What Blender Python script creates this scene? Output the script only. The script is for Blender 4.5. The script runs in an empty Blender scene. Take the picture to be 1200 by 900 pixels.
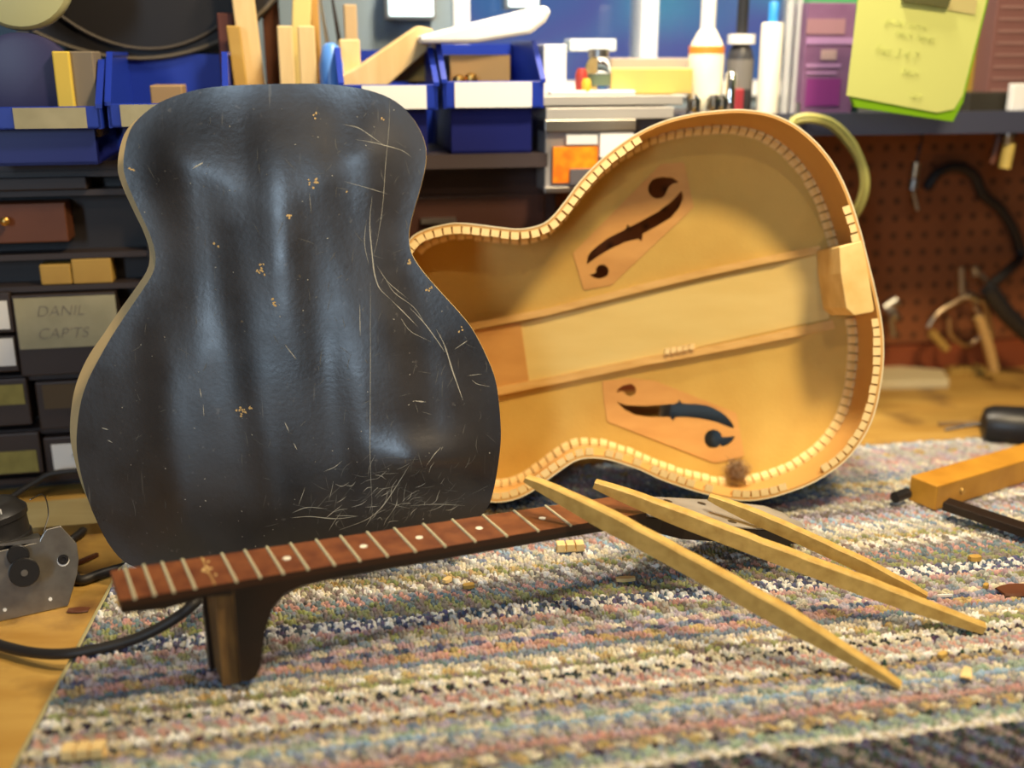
import bpy, math, random
import numpy as np
from mathutils import Vector, Matrix
from mathutils.geometry import delaunay_2d_cdt
random.seed(7); rng = np.random.default_rng(7)
S = bpy.context.scene; COL = S.collection
PI = math.pi
# ------------------------------------------------------------------ camera
CF, CP, CH = 1250.0, math.radians(17.0), 0.45
cam = bpy.data.cameras.new('camera'); camo = bpy.data.objects.new('camera', cam); COL.objects.link(camo)
cam.sensor_width = 36; cam.lens = CF/1200*36; cam.clip_start = .02
camo.location = (0, 0, CH); camo.rotation_euler = (PI/2-CP, 0, 0)
cam.dof.use_dof = True; cam.dof.focus_distance = .96; cam.dof.aperture_fstop = 2.2
S.camera = camo
S.view_settings.view_transform = 'Standard'; S.view_settings.look = 'None'
S.view_settings.exposure = -.05; S.view_settings.gamma = 1
# ------------------------------------------------------------------ world and lights
W = bpy.data.worlds.new('world'); S.world = W; W.use_nodes = True
bg = W.node_tree.nodes['Background']; bg.inputs[0].default_value = (.10, .15, .42, 1); bg.inputs[1].default_value = 1.0
_n = W.node_tree.nodes.new('ShaderNodeTexNoise'); _n.inputs['Scale'].default_value = 7; _n.inputs['Detail'].default_value = 1
_t = W.node_tree.nodes.new('ShaderNodeTexCoord'); W.node_tree.links.new(_t.outputs['Generated'], _n.inputs['Vector'])
_r = W.node_tree.nodes.new('ShaderNodeValToRGB'); _e = _r.color_ramp.elements
_e[0].position = .38; _e[0].color = (.07, .17, .40, 1); _e[1].position = .62; _e[1].color = (.10, .34, .50, 1); _m = _e.new(.5); _m.color = (.12, .13, .38, 1)
W.node_tree.links.new(_n.outputs['Fac'], _r.inputs[0]); W.node_tree.links.new(_r.outputs[0], bg.inputs[0])
def area(name, loc, target, size, power, color, sizey=None, spread=PI, shape=None):
    l = bpy.data.lights.new(name, 'AREA'); l.energy = power; l.color = color; l.size = size; l.spread = spread
    if sizey: l.shape = 'RECTANGLE'; l.size_y = sizey
    if shape: l.shape = shape
    o = bpy.data.objects.new(name, l); COL.objects.link(o); o.location = loc
    o.rotation_euler = (Vector(target)-Vector(loc)).to_track_quat('-Z', 'Y').to_euler(); return o
area('bench_lamp', (.50, .50, 1.32), (.15, .95, .1), .19, 20.5, (1, .79, .48), shape='DISK')
area('shelf_lamp', (.15, 1.05, 1.15), (.15, 1.35, .4), .14, 8, (1, .86, .66), shape='DISK', spread=2.0)  # unseen light added to brighten the things on the shelf
area('window_daylight', (-.90, -2.35, 1.05), (-.3, .9, .3), .32, 33, (.60, .80, 1.0), sizey=1.0)
area('ceiling_tube', (.30, -.75, 1.55), (-.07, .9, .1), .06, 2.6, (1, .80, .55), sizey=.06, spread=2.2)  # small added light, placed so the black plate reflects a warm glint
# ------------------------------------------------------------------ geometry frames
def ray(x, y):
    a = (x-600)/CF; b = -(y-450)/CF; c, s = math.cos(CP), math.sin(CP)
    return Vector((a, c+b*s, -s+b*c))
CAM = Vector((0, 0, CH))
def g(x, y, z=0):
    d = ray(x, y); return CAM + d*((z-CH)/d.z)
class Plane:
    def __init__(s, o, lean, yaw=0):
        s.o = Vector(o); s.u = Vector((math.cos(yaw), math.sin(yaw), 0)); r = Vector((-math.sin(yaw), math.cos(yaw), 0))
        s.v = r*math.sin(lean)+Vector((0, 0, math.cos(lean))); s.n = -r*math.cos(lean)+Vector((0, 0, math.sin(lean)))
    def at(s, a, b, c=0): return s.o + s.u*a + s.v*b + s.n*c
    def un(s, x, y, c=0):
        d = ray(x, y); o = s.o+s.n*c; t = (o-CAM).dot(s.n)/d.dot(s.n); p = CAM+d*t-o
        return (p.dot(s.u), p.dot(s.v))
PSI = math.radians(11.5)
UW = Vector((math.cos(PSI), math.sin(PSI), 0)); NW = Vector((-math.sin(PSI), math.cos(PSI), 0))
def wf(a, b, z): return UW*a + NW*b + Vector((0, 0, z))       # the back wall's frame: along, out, up
def wu(x, y, b):
    d = ray(x, y); p = CAM+d*(b/d.dot(NW)); return p.dot(UW), p.z
# ------------------------------------------------------------------ materials
MATS = {}
def mat(name, col, rough=.55, metal=0, col2=None, scale=30, bump=0, stretch=(1, 1, 1), emit=0, trans=0, alpha=1, detail=4, coat=0, mixlo=.35, mixhi=.7, ior=1.45, bscale=None):
    if name in MATS: return MATS[name]
    m = bpy.data.materials.new(name); m.use_nodes = True; nt = m.node_tree; p = nt.nodes['Principled BSDF']
    p.inputs['Base Color'].default_value = (*col, 1); p.inputs['Roughness'].default_value = rough; p.inputs['Metallic'].default_value = metal
    p.inputs['IOR'].default_value = ior
    if coat: p.inputs['Coat Weight'].default_value = coat; p.inputs['Coat Roughness'].default_value = .25
    if trans: p.inputs['Transmission Weight'].default_value = trans
    if emit: p.inputs['Emission Color'].default_value = (*col, 1); p.inputs['Emission Strength'].default_value = emit
    tc = nt.nodes.new('ShaderNodeTexCoord'); mp = nt.nodes.new('ShaderNodeMapping'); mp.inputs['Scale'].default_value = stretch
    nt.links.new(tc.outputs['Object'], mp.inputs[0])
    no = nt.nodes.new('ShaderNodeTexNoise'); no.inputs['Scale'].default_value = scale; no.inputs['Detail'].default_value = detail
    nt.links.new(mp.outputs[0], no.inputs['Vector'])
    if col2:
        r = nt.nodes.new('ShaderNodeValToRGB'); r.color_ramp.elements[0].position = mixlo; r.color_ramp.elements[1].position = mixhi
        r.color_ramp.elements[0].color = (*col, 1); r.color_ramp.elements[1].color = (*col2, 1)
        nt.links.new(no.outputs['Fac'], r.inputs[0]); nt.links.new(r.outputs[0], p.inputs['Base Color'])
    if bump:
        b = nt.nodes.new('ShaderNodeBump'); b.inputs['Strength'].default_value = bump; b.inputs['Distance'].default_value = .002
        src = no
        if bscale:
            src = nt.nodes.new('ShaderNodeTexNoise'); src.inputs['Scale'].default_value = bscale; nt.links.new(mp.outputs[0], src.inputs['Vector'])
        nt.links.new(src.outputs['Fac'], b.inputs['Height']); nt.links.new(b.outputs[0], p.inputs['Normal'])
    MATS[name] = m; return m
maple = mat('bare_maple_inside', (.60, .39, .088), .62, col2=(.49, .285, .05), scale=9, bump=.15, bscale=300)
strip_m = mat('pale_spruce_strip', (.72, .54, .19), .6, col2=(.66, .47, .145), scale=8, stretch=(1, 4, 4), bump=.1, bscale=200)
brace_m = mat('brace_spruce', (.72, .45, .15), .6, col2=(.6, .34, .09), scale=25, stretch=(1, 5, 5))
patch_m = mat('patch_veneer', (.62, .32, .085), .6, col2=(.52, .25, .06), scale=14, stretch=(1, 3, 3))
kerf_m = mat('kerfed_basswood', (.84, .63, .30), .65, col2=(.72, .48, .18), scale=60)
side_m = mat('maple_side_inside', (.62, .35, .10), .55, col2=(.52, .27, .07), scale=8)
blackp = mat('black_side_lacquer', (.012, .011, .011), .35)
cream = mat('cream_binding', (.72, .62, .40), .45)
stick_m = mat('split_spruce_stick', (.62, .41, .115), .6, col2=(.46, .28, .065), scale=90, bump=.35, detail=6)
stickend = mat('broken_spruce_end', (.75, .5, .2), .8)
rose = mat('worn_rosewood', (.22, .075, .028), .38, col2=(.12, .036, .016), scale=60, stretch=(1, 1, 1), bump=.12)
neckm = mat('dark_neck_finish', (.010, .007, .006), .33, col2=(.024, .012, .007), scale=16, bump=.1)
heelraw = mat('raw_heel_wood', (.20, .105, .03), .7, col2=(.06, .03, .012), scale=45, stretch=(3, 3, .6), bump=.4)
fretm = mat('nickel_fret_wire', (.72, .68, .45), .35, metal=.35)
pearl = mat('pearl_dot', (.85, .80, .66), .3)
steel = mat('brushed_aluminium', (.46, .44, .41), .40, metal=1, col2=(.34, .32, .30), scale=70, bump=.05)
blackplastic = mat('black_plastic', (.018, .017, .018), .38)
rubber = mat('black_rubber_cable', (.022, .019, .018), .5)
darkgrey = mat('dark_grey_cabinet', (.022, .017, .017), .5)
drawerm = mat('brown_black_drawer', (.04, .028, .026), .45)
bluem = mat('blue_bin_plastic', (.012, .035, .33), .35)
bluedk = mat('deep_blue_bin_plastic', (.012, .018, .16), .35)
labelm = mat('paper_label', (.42, .38, .24), .7, col2=(.34, .31, .19), scale=30)
labelw = mat('white_paper_label', (.80, .79, .76), .7)
yellowlab = mat('yellow_paper_label', (.30, .26, .07), .7, col2=(.22, .19, .05), scale=60)
pine = mat('pale_pine', (.74, .55, .27), .6, col2=(.62, .42, .18), scale=12, stretch=(4, 4, .5))
ochre = mat('ochre_wood', (.52, .32, .07), .6, col2=(.42, .24, .05), scale=15)
brownw = mat('brown_stained_wood', (.14, .045, .018), .5, col2=(.09, .028, .012), scale=12)
white_p = mat('white_plastic', (.82, .82, .80), .4)
ink = mat('dark_ink', (.22, .19, .15), .7)
brass = mat('aged_brass', (.62, .36, .10), .35, metal=1)
greyst = mat('dull_grey_steel', (.42, .40, .38), .35, metal=1)
glass = mat('clear_glass', (.95, .97, .96), .05, trans=1)
clearp = mat('clear_plastic_tube', (.75, .76, .76), .2, trans=.5)
def bench_mat():
    m = mat('oiled_plywood', (.56, .34, .085), .5, col2=(.44, .235, .045), scale=5, stretch=(2, 9, 9), bump=.06, bscale=60)
    nt = m.node_tree; p = nt.nodes['Principled BSDF']; r = [n for n in nt.nodes if n.type == 'VALTORGB'][0]
    tc = [n for n in nt.nodes if n.type == 'TEX_COORD'][0]
    n2 = nt.nodes.new('ShaderNodeTexNoise'); n2.inputs['Scale'].default_value = 14; n2.inputs['Detail'].default_value = 6
    nt.links.new(tc.outputs['Object'], n2.inputs['Vector'])
    r2 = nt.nodes.new('ShaderNodeValToRGB'); r2.color_ramp.elements[0].position = .53; r2.color_ramp.elements[1].position = .72
    nt.links.new(n2.outputs['Fac'], r2.inputs[0])
    mx = nt.nodes.new('ShaderNodeMix'); mx.data_type = 'RGBA'; mx.inputs['B'].default_value = (.20, .10, .03, 1)
    nt.links.new(r2.outputs[0], mx.inputs['Factor']); nt.links.new(r.outputs[0], mx.inputs['A'])
    nt.links.new(mx.outputs['Result'], p.inputs['Base Color']); return m
# ------------------------------------------------------------------ builders
def tag(o, label=None, cat=None, group=None, kind=None):
    if label: o['label'] = label
    if cat: o['category'] = cat
    if group: o['group'] = group
    if kind: o['kind'] = kind
    return o
def mk(name, V, F, m, parent=None, smooth=False, base=None, midx=None, mats=None, autos=None):
    """V in world coordinates; the object's origin is its base, or its parent's"""
    V = [Vector(v) for v in V]
    if parent is not None: org = WORLD[parent.name]
    elif base is not None: org = Vector(base)
    else:
        A = np.array([tuple(v) for v in V]); org = Vector(((A[:, 0].min()+A[:, 0].max())/2, (A[:, 1].min()+A[:, 1].max())/2, A[:, 2].min()))
    me = bpy.data.meshes.new(name); me.from_pydata([tuple(v-org) for v in V], [], F)
    for mm in (mats or [m]): me.materials.append(mm)
    if midx: me.polygons.foreach_set('material_index', midx)
    me.validate()
    o = bpy.data.objects.new(name, me); COL.objects.link(o)
    if parent is not None: o.parent = parent
    else: o.location = org
    WORLD[o.name] = org.copy()
    if smooth:
        me.polygons.foreach_set('use_smooth', [True]*len(me.polygons))
        if autos is not None: me.set_sharp_from_angle(angle=math.radians(autos))
    return o
WORLD = {}
def empty(name, loc, label, cat, group=None):
    o = bpy.data.objects.new(name, None); COL.objects.link(o); o.location = loc; o.empty_display_size = .02
    WORLD[o.name] = Vector(loc); return tag(o, label, cat, group)
BF = [(0, 3, 2, 1), (4, 5, 6, 7), (0, 1, 5, 4), (1, 2, 6, 5), (2, 3, 7, 6), (3, 0, 4, 7)]
class MB:
    def __init__(s): s.V = []; s.F = []; s.M = []
    def add(s, V, F, mi=0):
        n = len(s.V); s.V += [Vector(v) for v in V]; s.F += [tuple(i+n for i in f) for f in F]; s.M += [mi]*len(F); return s
    def box8(s, P, mi=0): return s.add(P, BF, mi)
    def wbox(s, a0, a1, b0, b1, z0, z1, mi=0):               # a box in the wall frame
        return s.box8([wf(a0, b0, z0), wf(a1, b0, z0), wf(a1, b1, z0), wf(a0, b1, z0), wf(a0, b0, z1), wf(a1, b0, z1), wf(a1, b1, z1), wf(a0, b1, z1)], mi)
    def obox(s, c, X, Y, Z, mi=0):                          # centre and three half-axes
        c = Vector(c); P = [c+X*i+Y*j+Z*k for k in (-1, 1) for i, j in ((-1, -1), (1, -1), (1, 1), (-1, 1))]
        return s.box8(P, mi)
    def prism(s, poly, ext, mi=0, mi2=None):                # poly: 3D loop; ext: vector
        n = len(poly); poly = [Vector(p) for p in poly]
        k = len(s.V); s.V += poly+[p+ext for p in poly]
        s.F += [tuple(k+i for i in range(n)), tuple(k+2*n-1-i for i in range(n))]; s.M += [mi, mi]
        for i in range(n):
            j = (i+1) % n; s.F.append((k+j, k+i, k+n+i, k+n+j)); s.M.append(mi if mi2 is None else mi2)
        return s
    def tube(s, path, r, n=10, mi=0, closed=False, flat=None):
        path = [Vector(p) for p in path]; L = len(path); rr = r if hasattr(r, '__len__') else [r]*L
        k = len(s.V); up = None
        for i in range(L):
            if closed: t = path[(i+1) % L]-path[i-1]
            else: t = path[min(i+1, L-1)]-path[max(i-1, 0)]
            if t.length < 1e-9: t = Vector((0, 0, 1))
            t.normalize()
            if up is None: up = t.orthogonal().normalized()
            else:
                up = (up-t*up.dot(t))
                up = up.normalized() if up.length > 1e-6 else t.orthogonal().normalized()
            w = t.cross(up)
            for j in range(n):
                A = 2*PI*j/n; s.V.append(path[i]+(up*math.cos(A)+w*math.sin(A))*rr[i])
        for i in range(L if closed else L-1):
            i2 = (i+1) % L
            for j in range(n):
                j2 = (j+1) % n; s.F.append((k+i*n+j, k+i*n+j2, k+i2*n+j2, k+i2*n+j)); s.M.append(mi)
        if not closed:
            s.F.append(tuple(k+n-1-j for j in range(n))); s.F.append(tuple(k+(L-1)*n+j for j in range(n))); s.M += [mi, mi]
        return s
    def lathe(s, c, prof, axis=Vector((0, 0, 1)), n=28, mi=0):  # prof: (radius, height)
        axis = axis.normalized(); u = axis.orthogonal().normalized(); w = axis.cross(u); c = Vector(c)
        k = len(s.V); L = len(prof)
        for r, h in prof:
            for j in range(n):
                A = 2*PI*j/n; s.V.append(c+axis*h+(u*math.cos(A)+w*math.sin(A))*max(r, 1e-5))
        for i in range(L-1):
            for j in range(n):
                j2 = (j+1) % n; s.F.append((k+i*n+j, k+i*n+j2, k+(i+1)*n+j2, k+(i+1)*n+j)); s.M.append(mi)
        s.F.append(tuple(k+n-1-j for j in range(n))); s.F.append(tuple(k+(L-1)*n+j for j in range(n))); s.M += [mi, mi]
        return s
    def build(s, name, m, parent=None, smooth=False, base=None, autos=40, bevel=0):
        mats = m if isinstance(m, (list, tuple)) else [m]
        o = mk(name, s.V, s.F, mats[0], parent, smooth, base, s.M if len(mats) > 1 else None, mats, autos if smooth else None)
        if bevel:
            b = o.modifiers.new('bevel', 'BEVEL'); b.width = bevel; b.segments = 2; b.limit_method = 'ANGLE'
        return o
def catmull(P, per=8, closed=False):
    P = [Vector(p) for p in P]; n = len(P); out = []
    for i in range(n if closed else n-1):
        p0 = P[i-1] if (closed or i > 0) else P[0]*2-P[1]; p1 = P[i]; p2 = P[(i+1) % n]
        p3 = P[(i+2) % n] if (closed or i+2 < n) else P[n-1]*2-P[n-2]
        for k in range(per):
            t = k/per; out.append(.5*((2*p1)+(-p0+p2)*t+(2*p0-5*p1+4*p2-p3)*t*t+(-p0+3*p1-3*p2+p3)*t**3))
    if not closed: out.append(P[-1])
    return out
def resample(P, step, closed=True):
    A = np.array([tuple(p) for p in P]);
    if closed: A = np.vstack([A, A[:1]])
    d = np.r_[0, np.cumsum(np.linalg.norm(np.diff(A, axis=0), axis=1))]; n = max(3, int(round(d[-1]/step)))
    t = np.linspace(0, d[-1], n+1)[:n if closed else n+1]
    return np.stack([np.interp(t, d, A[:, i]) for i in range(A.shape[1])], 1)
def inpoly(Q, P):
    Q = np.asarray(Q); P = np.asarray(P); x, y = Q[:, 0], Q[:, 1]; c = np.zeros(len(Q), bool); j = len(P)-1
    for i in range(len(P)):
        xi, yi = P[i]; xj, yj = P[j]
        if yi != yj: c ^= ((yi > y) != (yj > y)) & (x < (xj-xi)*(y-yi)/(yj-yi)+xi)
        j = i
    return c
def pdist(Q, P):
    Q = np.asarray(Q); P = np.asarray(P); d = np.full(len(Q), 9.)
    for i in range(len(P)):
        a = P[i]; b = P[(i+1) % len(P)]; ab = b-a; t = np.clip(((Q-a)@ab)/max(ab@ab, 1e-12), 0, 1)
        d = np.minimum(d, np.linalg.norm(Q-(a+t[:, None]*ab), axis=1))
    return d
def sheet(pl, outline, holes, hf, thick, name, mats, parent=None, grid=.012, base=None, edge=1, autos=35):
    """a thin panel with holes on plane pl; hf(Q) gives its height along the normal; mats = (face, edge)"""
    outline = np.asarray(outline)[:, :2]; holes = [np.asarray(h)[:, :2] for h in holes]
    lo, hi = outline.min(0), outline.max(0)
    X, Y = np.meshgrid(np.arange(lo[0]+grid/2, hi[0], grid), np.arange(lo[1]+grid/2, hi[1], grid)); G = np.stack([X.ravel(), Y.ravel()], 1)
    ok = inpoly(G, outline) & (pdist(G, outline) > grid*.4)
    for h in holes: ok &= ~inpoly(G, h) & (pdist(G, h) > grid*.3)
    G = G[ok]; pts = [Vector(p) for p in outline]; ed = [(i, (i+1) % len(outline)) for i in range(len(outline))]
    for h in holes:
        k = len(pts); pts += [Vector(p) for p in h]; ed += [(k+i, k+(i+1) % len(h)) for i in range(len(h))]
    pts += [Vector(p) for p in G]
    v, e, f, ov, oe, of = delaunay_2d_cdt(pts, ed, [], 0, 1e-7)
    Q = np.array([tuple(p) for p in v]); T = np.array([t for t in f if len(t) == 3])
    C = Q[T].mean(1); ok = inpoly(C, outline)
    for h in holes: ok &= ~inpoly(C, h)
    T = T[ok]
    ar = (Q[T[:, 1], 0]-Q[T[:, 0], 0])*(Q[T[:, 2], 1]-Q[T[:, 0], 1])-(Q[T[:, 1], 1]-Q[T[:, 0], 1])*(Q[T[:, 2], 0]-Q[T[:, 0], 0])
    T[ar < 0] = T[ar < 0][:, ::-1]
    H = hf(Q); n = len(Q)
    V = [pl.at(Q[i, 0], Q[i, 1], H[i]) for i in range(n)]+[pl.at(Q[i, 0], Q[i, 1], H[i]-thick) for i in range(n)]
    F = [tuple(int(i) for i in t) for t in T]; M = [0]*len(F)
    F += [tuple(int(i)+n for i in t[::-1]) for t in T]; M += [0]*len(T)
    es = {}
    for t in T:
        for a, b in ((t[0], t[1]), (t[1], t[2]), (t[2], t[0])): es[(int(a), int(b))] = 1
    for a, b in es:
        if (b, a) not in es: F.append((b, a, a+n, b+n)); M.append(edge)
    return mk(name, V, F, mats[0], parent, True, base, M, list(mats), autos)
def text(s, size, m, parent, M, name='lettering', ext=.0002, w=None):
    c = bpy.data.curves.new('lettering', 'FONT'); c.body = s; c.size = size; c.extrude = ext; c.align_x = 'CENTER'; c.align_y = 'CENTER'; c.shear = .25; c.offset = -.0004
    o = bpy.data.objects.new('tmp', c); COL.objects.link(o); dg = bpy.context.evaluated_depsgraph_get()
    me = bpy.data.meshes.new_from_object(o.evaluated_get(dg)); bpy.data.objects.remove(o)
    me.materials.clear(); me.materials.append(m)
    r = bpy.data.objects.new(name, me); COL.objects.link(r); r.parent = parent
    r.matrix_local = Matrix.Translation(-WORLD[parent.name]) @ M; return r
def frame_m(pos, X, Y):
    Z = X.cross(Y); m = Matrix((X, Y, Z)).transposed().to_4x4(); m.translation = pos; return m
def struct(o): o['kind'] = 'structure'; return o
def box(name, x0, x1, y0, y1, z0, z1, m, parent=None):
    b = MB(); b.box8([(x0, y0, z0), (x1, y0, z0), (x1, y1, z0), (x0, y1, z0), (x0, y0, z1), (x1, y0, z1), (x1, y1, z1), (x0, y1, z1)]); return b.build(name, m, parent)
# ------------------------------------------------------------------ the room
BZ = -.012                                    # bench top; the rug's walking surface is at z = 0
wallm = mat('blue_grey_painted_wall', (.19, .25, .30), .8)
roomm = mat('dim_plaster', (.22, .20, .18), .9)
floorm = mat('grey_concrete_floor', (.12, .11, .10), .8, col2=(.17, .155, .14), scale=6)
struct(box('floor', -2.6, 2.6, -2.6, 2.9, -.95, -.9, floorm))
struct(box('ceiling', -2.6, 2.6, -2.6, 2.9, 1.62, 1.68, roomm))
struct(box('wall_left', -2.65, -2.6, -2.6, 2.9, -.9, 1.62, roomm))
struct(box('wall_right', 2.6, 2.65, -2.6, 2.9, -.9, 1.62, roomm))
struct(box('wall_front', -2.6, 2.6, -2.65, -2.6, -.9, 1.62, roomm))
WB = 1.43
a0, _ = wu(532, 50, WB); a1, _ = wu(948, 50, WB)
wz0, wz1 = .40, 1.05
b = MB(); b.wbox(-2.35, a0, WB, WB+.08, -.9, 1.62); b.wbox(a1, 2.9, WB, WB+.08, -.9, 1.62); b.wbox(a0, a1, WB, WB+.08, -.9, wz0); b.wbox(a0, a1, WB, WB+.08, wz1, 1.62)
struct(b.build('wall_back', wallm))
wfm = mat('white_window_frame', (.80, .83, .86), .4)
b = MB()
for (p, q, r_, s_) in ((a0, a0+.02, wz0, wz1), (a1-.02, a1, wz0, wz1), (a0, a1, wz0, wz0+.02), (a0, a1, wz1-.02, wz1)): b.wbox(p, q, WB-.005, WB+.05, r_, s_)
win = struct(b.build('window_1', wfm))
am, _ = wu(759, 30, WB); b = MB(); b.wbox(am-.011, am+.011, WB-.008, WB+.04, wz0+.02, wz1-.02); b.build('mullion', wfm, win)
for (p, q) in ((a0+.02, am-.011), (am+.011, a1-.02)):
    b = MB(); b.wbox(p, q, WB+.018, WB+.022, wz0+.02, wz1-.02); b.build('pane', glass, win)
bench = MB(); bench.wbox(-2.0, 2.0, -.9, WB-.001, BZ-.03, BZ)
bench = bench.build('workbench', bench_mat()); tag(bench, 'large oiled plywood workbench top running to the back wall', 'workbench')
bench.modifiers.clear()
for aa in (-1.5, 1.5):
    for bb in (-.5, 1.2): b = MB(); b.wbox(aa-.04, aa+.04, bb, bb+.08, -.9, BZ-.03); b.build('leg', brownw, bench)
# pegboard below the shelf, right of the cabinet
def peg_mat():
    m = mat('brown_pegboard', (.26, .085, .028), .55, col2=(.20, .06, .02), scale=6); nt = m.node_tree; p = nt.nodes['Principled BSDF']
    r = [n for n in nt.nodes if n.type == 'VALTORGB'][0]; tc = [n for n in nt.nodes if n.type == 'TEX_COORD'][0]
    mp = nt.nodes.new('ShaderNodeMapping'); mp.inputs['Rotation'].default_value = (0, 0, -PSI); mp.inputs['Scale'].default_value = (1/.0254,)*3
    nt.links.new(tc.outputs['Object'], mp.inputs[0]); sp = nt.nodes.new('ShaderNodeSeparateXYZ'); nt.links.new(mp.outputs[0], sp.inputs[0])
    def mth(op, x, y=None):
        n = nt.nodes.new('ShaderNodeMath'); n.operation = op
        for i, q in enumerate((x, y)):
            if q is None: continue
            if isinstance(q, (int, float)): n.inputs[i].default_value = q
            else: nt.links.new(q, n.inputs[i])
        return n.outputs[0]
    fx = mth('SUBTRACT', mth('FRACT', sp.outputs[0]), .5); fz = mth('SUBTRACT', mth('FRACT', sp.outputs[2]), .5)
    d = mth('ADD', mth('MULTIPLY', fx, fx), mth('MULTIPLY', fz, fz)); h = mth('LESS_THAN', d, .032)
    mx = nt.nodes.new('ShaderNodeMix'); mx.data_type = 'RGBA'; mx.inputs['B'].default_value = (.05, .018, .008, 1)
    nt.links.new(h, mx.inputs['Factor']); nt.links.new(r.outputs[0], mx.inputs['A']); nt.links.new(mx.outputs['Result'], p.inputs['Base Color']); return m
b = MB(); b.wbox(.302, 1.9, WB-.012, WB-.002, .035, .362); o = b.build('pegboard', peg_mat()); tag(o, 'brown pegboard panel on the wall under the shelf', 'pegboard')
b = MB(); b.wbox(-.2, 1.9, WB-.02, WB-.001, BZ, .032); struct(b.build('baseboard_back', mat('red_brown_baseboard', (.26, .06, .02), .5)))
# shelf over the bench
SB = 1.17
b = MB(); b.wbox(-1.4, .28, SB+.005, WB-.001, .334, .349); b.wbox(.28, 1.9, SB+.03, WB-.001, .366, .384)
shelf = b.build('long_shelf', mat('dark_shelf_board', (.05, .035, .035), .5)); tag(shelf, 'long dark shelf board on the back wall above the bench', 'shelf')
b = MB(); b.wbox(.28, 1.9, SB+.022, SB+.03, .362, .388); b.build('edge_trim', mat('blue_grey_metal_edge', (.12, .13, .2), .35, metal=.6), shelf)
for aa in (-1.2, 1.6):
    b = MB(); b.prism([wf(aa, WB-.013, .366 if aa > .28 else .334), wf(aa, WB-.013, .25), wf(aa, WB-.03, .25), wf(aa, SB+.08, .366 if aa > .28 else .334)], UW*.012); b.build('bracket', darkgrey, shelf)
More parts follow.
